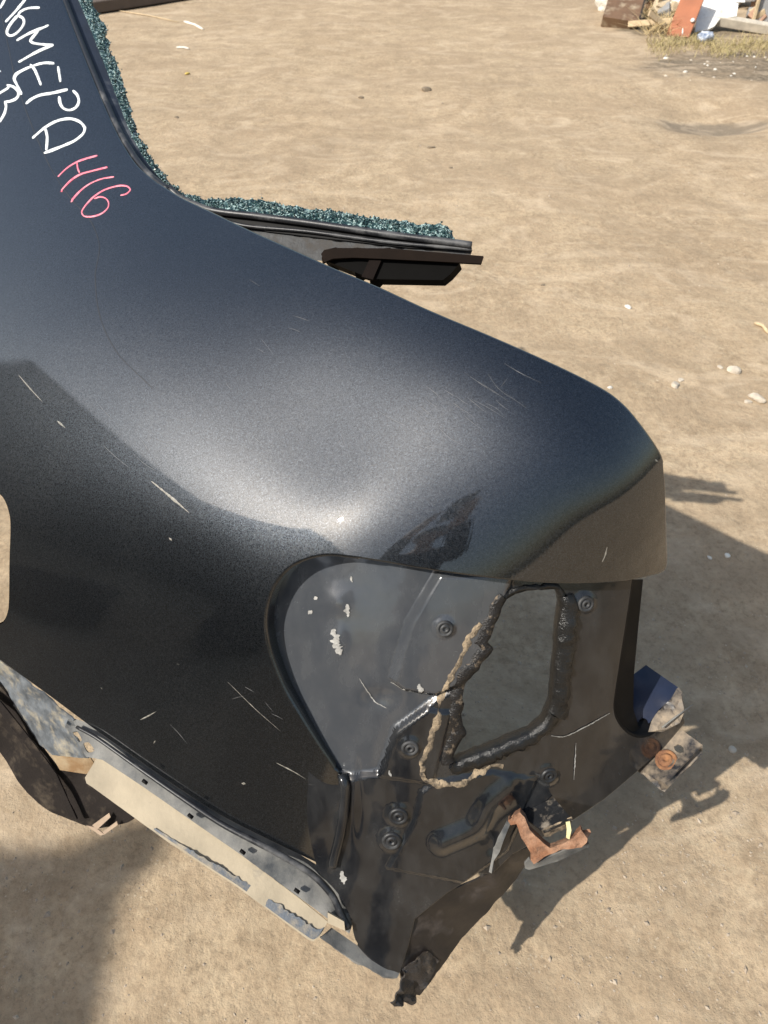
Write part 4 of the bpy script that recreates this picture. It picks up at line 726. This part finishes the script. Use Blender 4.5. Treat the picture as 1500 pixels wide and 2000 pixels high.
# gravel, uncountable
def gravel():
    k = np.random.default_rng(9); mb = MB(); base = np.array([(1, 0, 0), (-1, 0, 0), (0, 1, 0), (0, -1, 0), (0, 0, 1), (0, 0, -.4)], float); fc = [(0, 2, 4), (2, 1, 4), (1, 3, 4), (3, 0, 4), (2, 0, 5), (1, 2, 5), (3, 1, 5), (0, 3, 5)]
    X = np.concatenate([k.uniform(-1.2, 1.7, 11000), k.uniform(-1.2, 3.5, 2200)]); Y = np.concatenate([k.uniform(.15, 1.3, 11000), k.uniform(1.2, 6, 2200)]); Zg = ground_h(X, Y); S = np.exp(k.normal(-6.35, .55, len(X)))*np.where(Y > 1.5, 1.5, 1)
    cl = fbm(np.stack([X, Y], -1)*2.2, 3, 2); keep = cl+k.random(len(X))*.7 > .22
    V = []; 
    for x, y, z, s in zip(X[keep], Y[keep], Zg[keep], S[keep]):
        a = k.uniform(0, 6.3); c, n = math.cos(a), math.sin(a); v = base*(1+k.normal(0, .2, base.shape))*np.array([1, .75, .6])*s; mb.add(v@np.array([[c, n, 0], [-n, c, 0], [0, 0, 1]])+np.array([x, y, z]), fc)
    tag(mb.build('gravel', plain('gravel_stone', (.42, .35, .27), .9, scale=25, col2=(.24, .19, .14)), None, False), 'fine gravel scattered over the dirt', None, None, 'stuff')
gravel()

# ------------------------------------------------------------------ behind the camera (seen mirrored in the paint)
CONT = plain('dark_shed_paint', (.030, .032, .034), .6, scale=2, bumps=.1, dust=.15)
Hc = 4.3; cc = np.array([-.45, .70, 0])+np.array([SUN.x, SUN.y, 0])/SUN.z*Hc; cc[2] = 0
T4 = thing('metal_shed', 'tall dark corrugated metal shed behind the photographer', 'shed', cc)
def corr(a, b, h, nrm, n):
    a = np.array(a, float); b = np.array(b, float); d = b-a; f = np.linspace(0, 1, n*4+1); off = np.tile([0, 0, .035, .035], n+1)[:n*4+1]; p = a+f[:, None]*d+off[:, None]*np.array(nrm); return MB().loft([p+np.array([0, 0, .02]), p+np.array([0, 0, h])])
Wd, Ln = 4.6, 7.0
corr(cc+[-.06, -.1, 0], cc+[-.06, -Ln+.1, 0], Hc-.06, (-1, 0, 0), 26).build('side_wall', CONT, T4, False); corr(cc+[-Wd+.06, -.1, 0], cc+[-Wd+.06, -Ln+.1, 0], Hc-.06, (1, 0, 0), 26).build('side_wall', CONT, T4, False)
corr(cc+[-.1, -Ln+.06, 0], cc+[-Wd+.1, -Ln+.06, 0], Hc-.06, (0, 1, 0), 16).build('end_wall', CONT, T4, False); corr(cc+[-.1, -.06, 0], cc+[-Wd+.1, -.06, 0], Hc-.06, (0, -1, 0), 16).build('end_wall', CONT, T4, False)
for x, y in ((-.05, -.05), (-Wd+.05, -.05), (-.05, -Ln+.05), (-Wd+.05, -Ln+.05)): MB().box(cc+[x, y, Hc/2], (.05, .05, Hc/2)).build('corner_post', CONT, T4, False, .006)
MB().box(cc+[-Wd/2, -Ln/2, Hc-.03], (Wd/2-.06, Ln/2-.06, .03)).build('roof', CONT, T4, False, .006)
for k_ in range(2):
    d = MB().box(cc+[-.03, -1.6-k_*1.24, 1.3], (.03, .6, 1.28)).build('door', GREYS if k_ > 5 else CONT, T4, False, .006)
    MB().tube([cc+[.012, -1.15-k_*1.24, 1.0], cc+[.03, -1.15-k_*1.24, 1.1], cc+[.012, -1.15-k_*1.24, 1.2]], .012, 8).build('handle', GREYS, d)
ca = np.array([-10.6, 2.1, 0]); AN = thing('warehouse', 'long dark metal warehouse far off to the left of the yard', 'warehouse', ca); HW = 6.1
corr(ca+[-.05, -.05, 0], ca+[-.05, -11.9, 0], HW-.06, (-1, 0, 0), 40).build('side_wall', CONT, AN, False); corr(ca+[-.05, -.05, 0], ca+[-7., -.05, 0], HW-.06, (0, -1, 0), 20).build('end_wall', CONT, AN, False)
corr(ca+[-.05, -11.95, 0], ca+[-7., -11.95, 0], HW-.06, (0, 1, 0), 20).build('end_wall', CONT, AN, False); corr(ca+[-7.05, -.05, 0], ca+[-7.05, -11.9, 0], HW-.06, (1, 0, 0), 40).build('side_wall', CONT, AN, False)
MB().box(ca+[-3.5, -6, HW-.03], (3.62, 6.06, .04)).build('roof', CONT, AN, False, .01)
for k_ in range(3):
    fr = MB().box(ca+[.02, -2.5-3.2*k_, 3.4], (.04, .8, .5)).build('window', GREYS, AN, False, .006); MB().box(ca+[.065, -2.5-3.2*k_, 3.4], (.006, .72, .42)).build('pane', GUTTER, fr, False)
TYRE = plain('tyre_rubber', (.018, .018, .018), .85, scale=40, bumps=.4, dust=.2, dustcol=(.12, .10, .08))
prof = [(.19, -.075), (.21, -.088), (.26, -.10), (.30, -.09), (.322, -.07), (.324, 0), (.322, .07), (.30, .09), (.26, .10), (.21, .088), (.19, .075), (.20, 0), (.19, -.075)]
tl = ['bottom tyre of the stack left of the photographer', 'middle tyre of the stack left of the photographer', 'top tyre of the stack left of the photographer', 'single worn tyre lying on the dirt near the stack']
for i, (x, y, z) in enumerate([(-2.25, -.95, .10), (-2.22, -.98, .30), (-2.27, -.93, .50), (-3.1, -.25, .10)]):  # unseen tyres, added to make dark blobs in the paint's reflection
    o = MB().lathe((x, y, z+gh(x, y)), (.02*i-.02, .03, 1), prof, 40).build('tyre', TYRE, None); tag(o, tl[i], 'tyre', 'old tyres in the yard')
# photographer
def skin_mesh(name, nodes, edges, mat, parent, sub=2):
    me = bpy.data.meshes.new(name); L0 = np.array(parent.location); me.from_pydata([tuple(np.array(n[:3])-L0) for n in nodes], edges, []); o = bpy.data.objects.new(name, me); COL.objects.link(o); o.parent = parent
    m_ = o.modifiers.new('skin', 'SKIN'); me.skin_vertices.new() if not me.skin_vertices else None
    for v, n in zip(me.skin_vertices[0].data, nodes): v.radius = (n[3], n[4] if len(n) > 4 else n[3])
    me.skin_vertices[0].data[0].use_root = True; m_.use_smooth_shade = True
    s_ = o.modifiers.new('subdivision', 'SUBSURF'); s_.levels = s_.render_levels = sub; me.materials.append(mat); return o
PX, PY = -.05, -.57
PER = thing('person', 'person in dark jacket and jeans holding up a phone to photograph the panel', 'person', (PX, PY, 0))
SKINM = plain('skin', (.52, .33, .24), .55, var=.08, bumps=.05); JACK = plain('dark_jacket', (.02, .022, .028), .85, bumps=.3); JEAN = plain('jeans', (.04, .055, .10), .85, bumps=.3); SHOE = plain('shoe', (.03, .03, .03), .6); HAIR = plain('dark_hair', (.03, .02, .015), .7, bumps=.6, scale=80)
nod = [(PX, PY, .96, .13, .10), (PX, PY-.01, 1.18, .125, .09), (PX, PY-.02, 1.38, .15, .10), (PX, PY, 1.50, .055), (PX, PY+.02, 1.57, .055), (PX, PY+.03, 1.66, .078, .095), (PX, PY+.03, 1.73, .07, .085)]; ed = [(0, 1), (1, 2), (2, 3), (3, 4), (4, 5), (5, 6)]
def addn(*n, to): nod.append(n); ed.append((to, len(nod)-1)); return len(nod)-1
for sg in (-1, 1):
    a = addn(PX+sg*.18, PY-.01, 1.41, .065, to=2); a = addn(PX+sg*.24, PY+.19, 1.25, .045, to=a); a = addn(PX+.03+sg*.09, PY+.44, 1.50, .03, to=a); a = addn(PX+.05+sg*.075, PY+.48, 1.545, .033, .02, to=a)
    for k in range(4): b = addn(PX+.05+sg*(.062+.002*k), PY+.515, 1.545+.02*k-.02, .010, to=a); b = addn(PX+.05+sg*.048, PY+.528, 1.552+.021*k-.02, .0085, to=b); addn(PX+.05+sg*.028, PY+.534, 1.555+.021*k-.02, .0075, to=b)
    b = addn(PX+.05+sg*.06, PY+.49, 1.585, .0115, to=a); addn(PX+.05+sg*.045, PY+.498, 1.605, .0095, to=b)
    a = addn(PX+sg*.10, PY, .88, .085, to=0); a = addn(PX+sg*.12, PY+.03, .50, .058, to=a); a = addn(PX+sg*.13, PY-.02, .09, .04, to=a); addn(PX+sg*.15, PY+.13, .04, .04, .03, to=a)
body = skin_mesh('body', nod, ed, SKINM, PER)
for sg in (-1, 1):
    MB().lathe((PX+sg*.033, PY+.118, 1.665), (0, 1, -.1), [(.0001, -.008), (.011, -.004), (.012, .002), (.006, .008), (.0001, .009)], 12).build('eye', WHITEP, PER); MB().lathe((PX+sg*.082, PY+.03, 1.655), (sg, .1, 0), [(.03, -.01), (.028, .01), (.015, .012), (.0001, .008)], 14).build('ear', SKINM, PER)
MB().tube([(PX, PY+.122, 1.672), (PX, PY+.14, 1.645), (PX, PY+.125, 1.632)], [.008, .014, .010], 8).build('nose', SKINM, PER); MB().tube([(PX-.024, PY+.113, 1.605), (PX, PY+.121, 1.606), (PX+.024, PY+.113, 1.605)], [.003, .007, .003], 8).build('mouth', plain('lips', (.40, .17, .14), .5), PER)
MB().lathe((PX, PY+.012, 1.665), (0, -.25, 1), [(.097, .0), (.104, .03), (.10, .07), (.075, .105), (.035, .122), (.0001, .126)], 24).build('hair', HAIR, PER)
sh = 1.28
nod = [(PX, PY, .95, .17, .13), (PX, PY-.01, 1.18, .165, .125), (PX, PY-.02, 1.38, .18, .13), (PX, PY-.005, 1.485, .085)]; ed = [(0, 1), (1, 2), (2, 3)]
for sg in (-1, 1): a = addn(PX+sg*.185, PY-.01, 1.41, .085, to=2); a = addn(PX+sg*.24, PY+.19, 1.25, .062, to=a); addn(PX+.03+sg*.10, PY+.42, 1.485, .044, to=a)
skin_mesh('jacket', nod, ed, JACK, PER)
nod = [(PX, PY, .97, .155, .12)]; ed = []
for sg in (-1, 1): a = addn(PX+sg*.10, PY, .86, .105, to=0); a = addn(PX+sg*.12, PY+.03, .50, .077, to=a); addn(PX+sg*.13, PY-.02, .10, .062, to=a)
skin_mesh('trousers', nod, ed, JEAN, PER)
for sg in (-1, 1): skin_mesh('shoe', [(PX+sg*.13, PY-.05, .055, .05, .05), (PX+sg*.14, PY+.06, .045, .052, .042), (PX+sg*.152, PY+.16, .035, .045, .032)], [(0, 1), (1, 2)], SHOE, PER)
PH = thing('phone', 'black phone held up by the photographer', 'phone', (0, -.03, 1.55))
cph = np.array([0, 0, 1.6])-fwd*.022-upv*.055+rtv*.02
MB().box(cph, (.036, .074, .004), rtv, fwd).build('phone_body', PLASTIC, PH, False, .003); MB().box(cph-fwd*.0045, (.033, .070, .0006), rtv, fwd).build('screen', GUTTER, PH, False)
MB().lathe(np.array([0, 0, 1.6])-fwd*.020, fwd, [(.009, -.002), (.009, .003), (.007, .004), (.0001, .003)], 16).build('lens_ring', GREYS, PH)
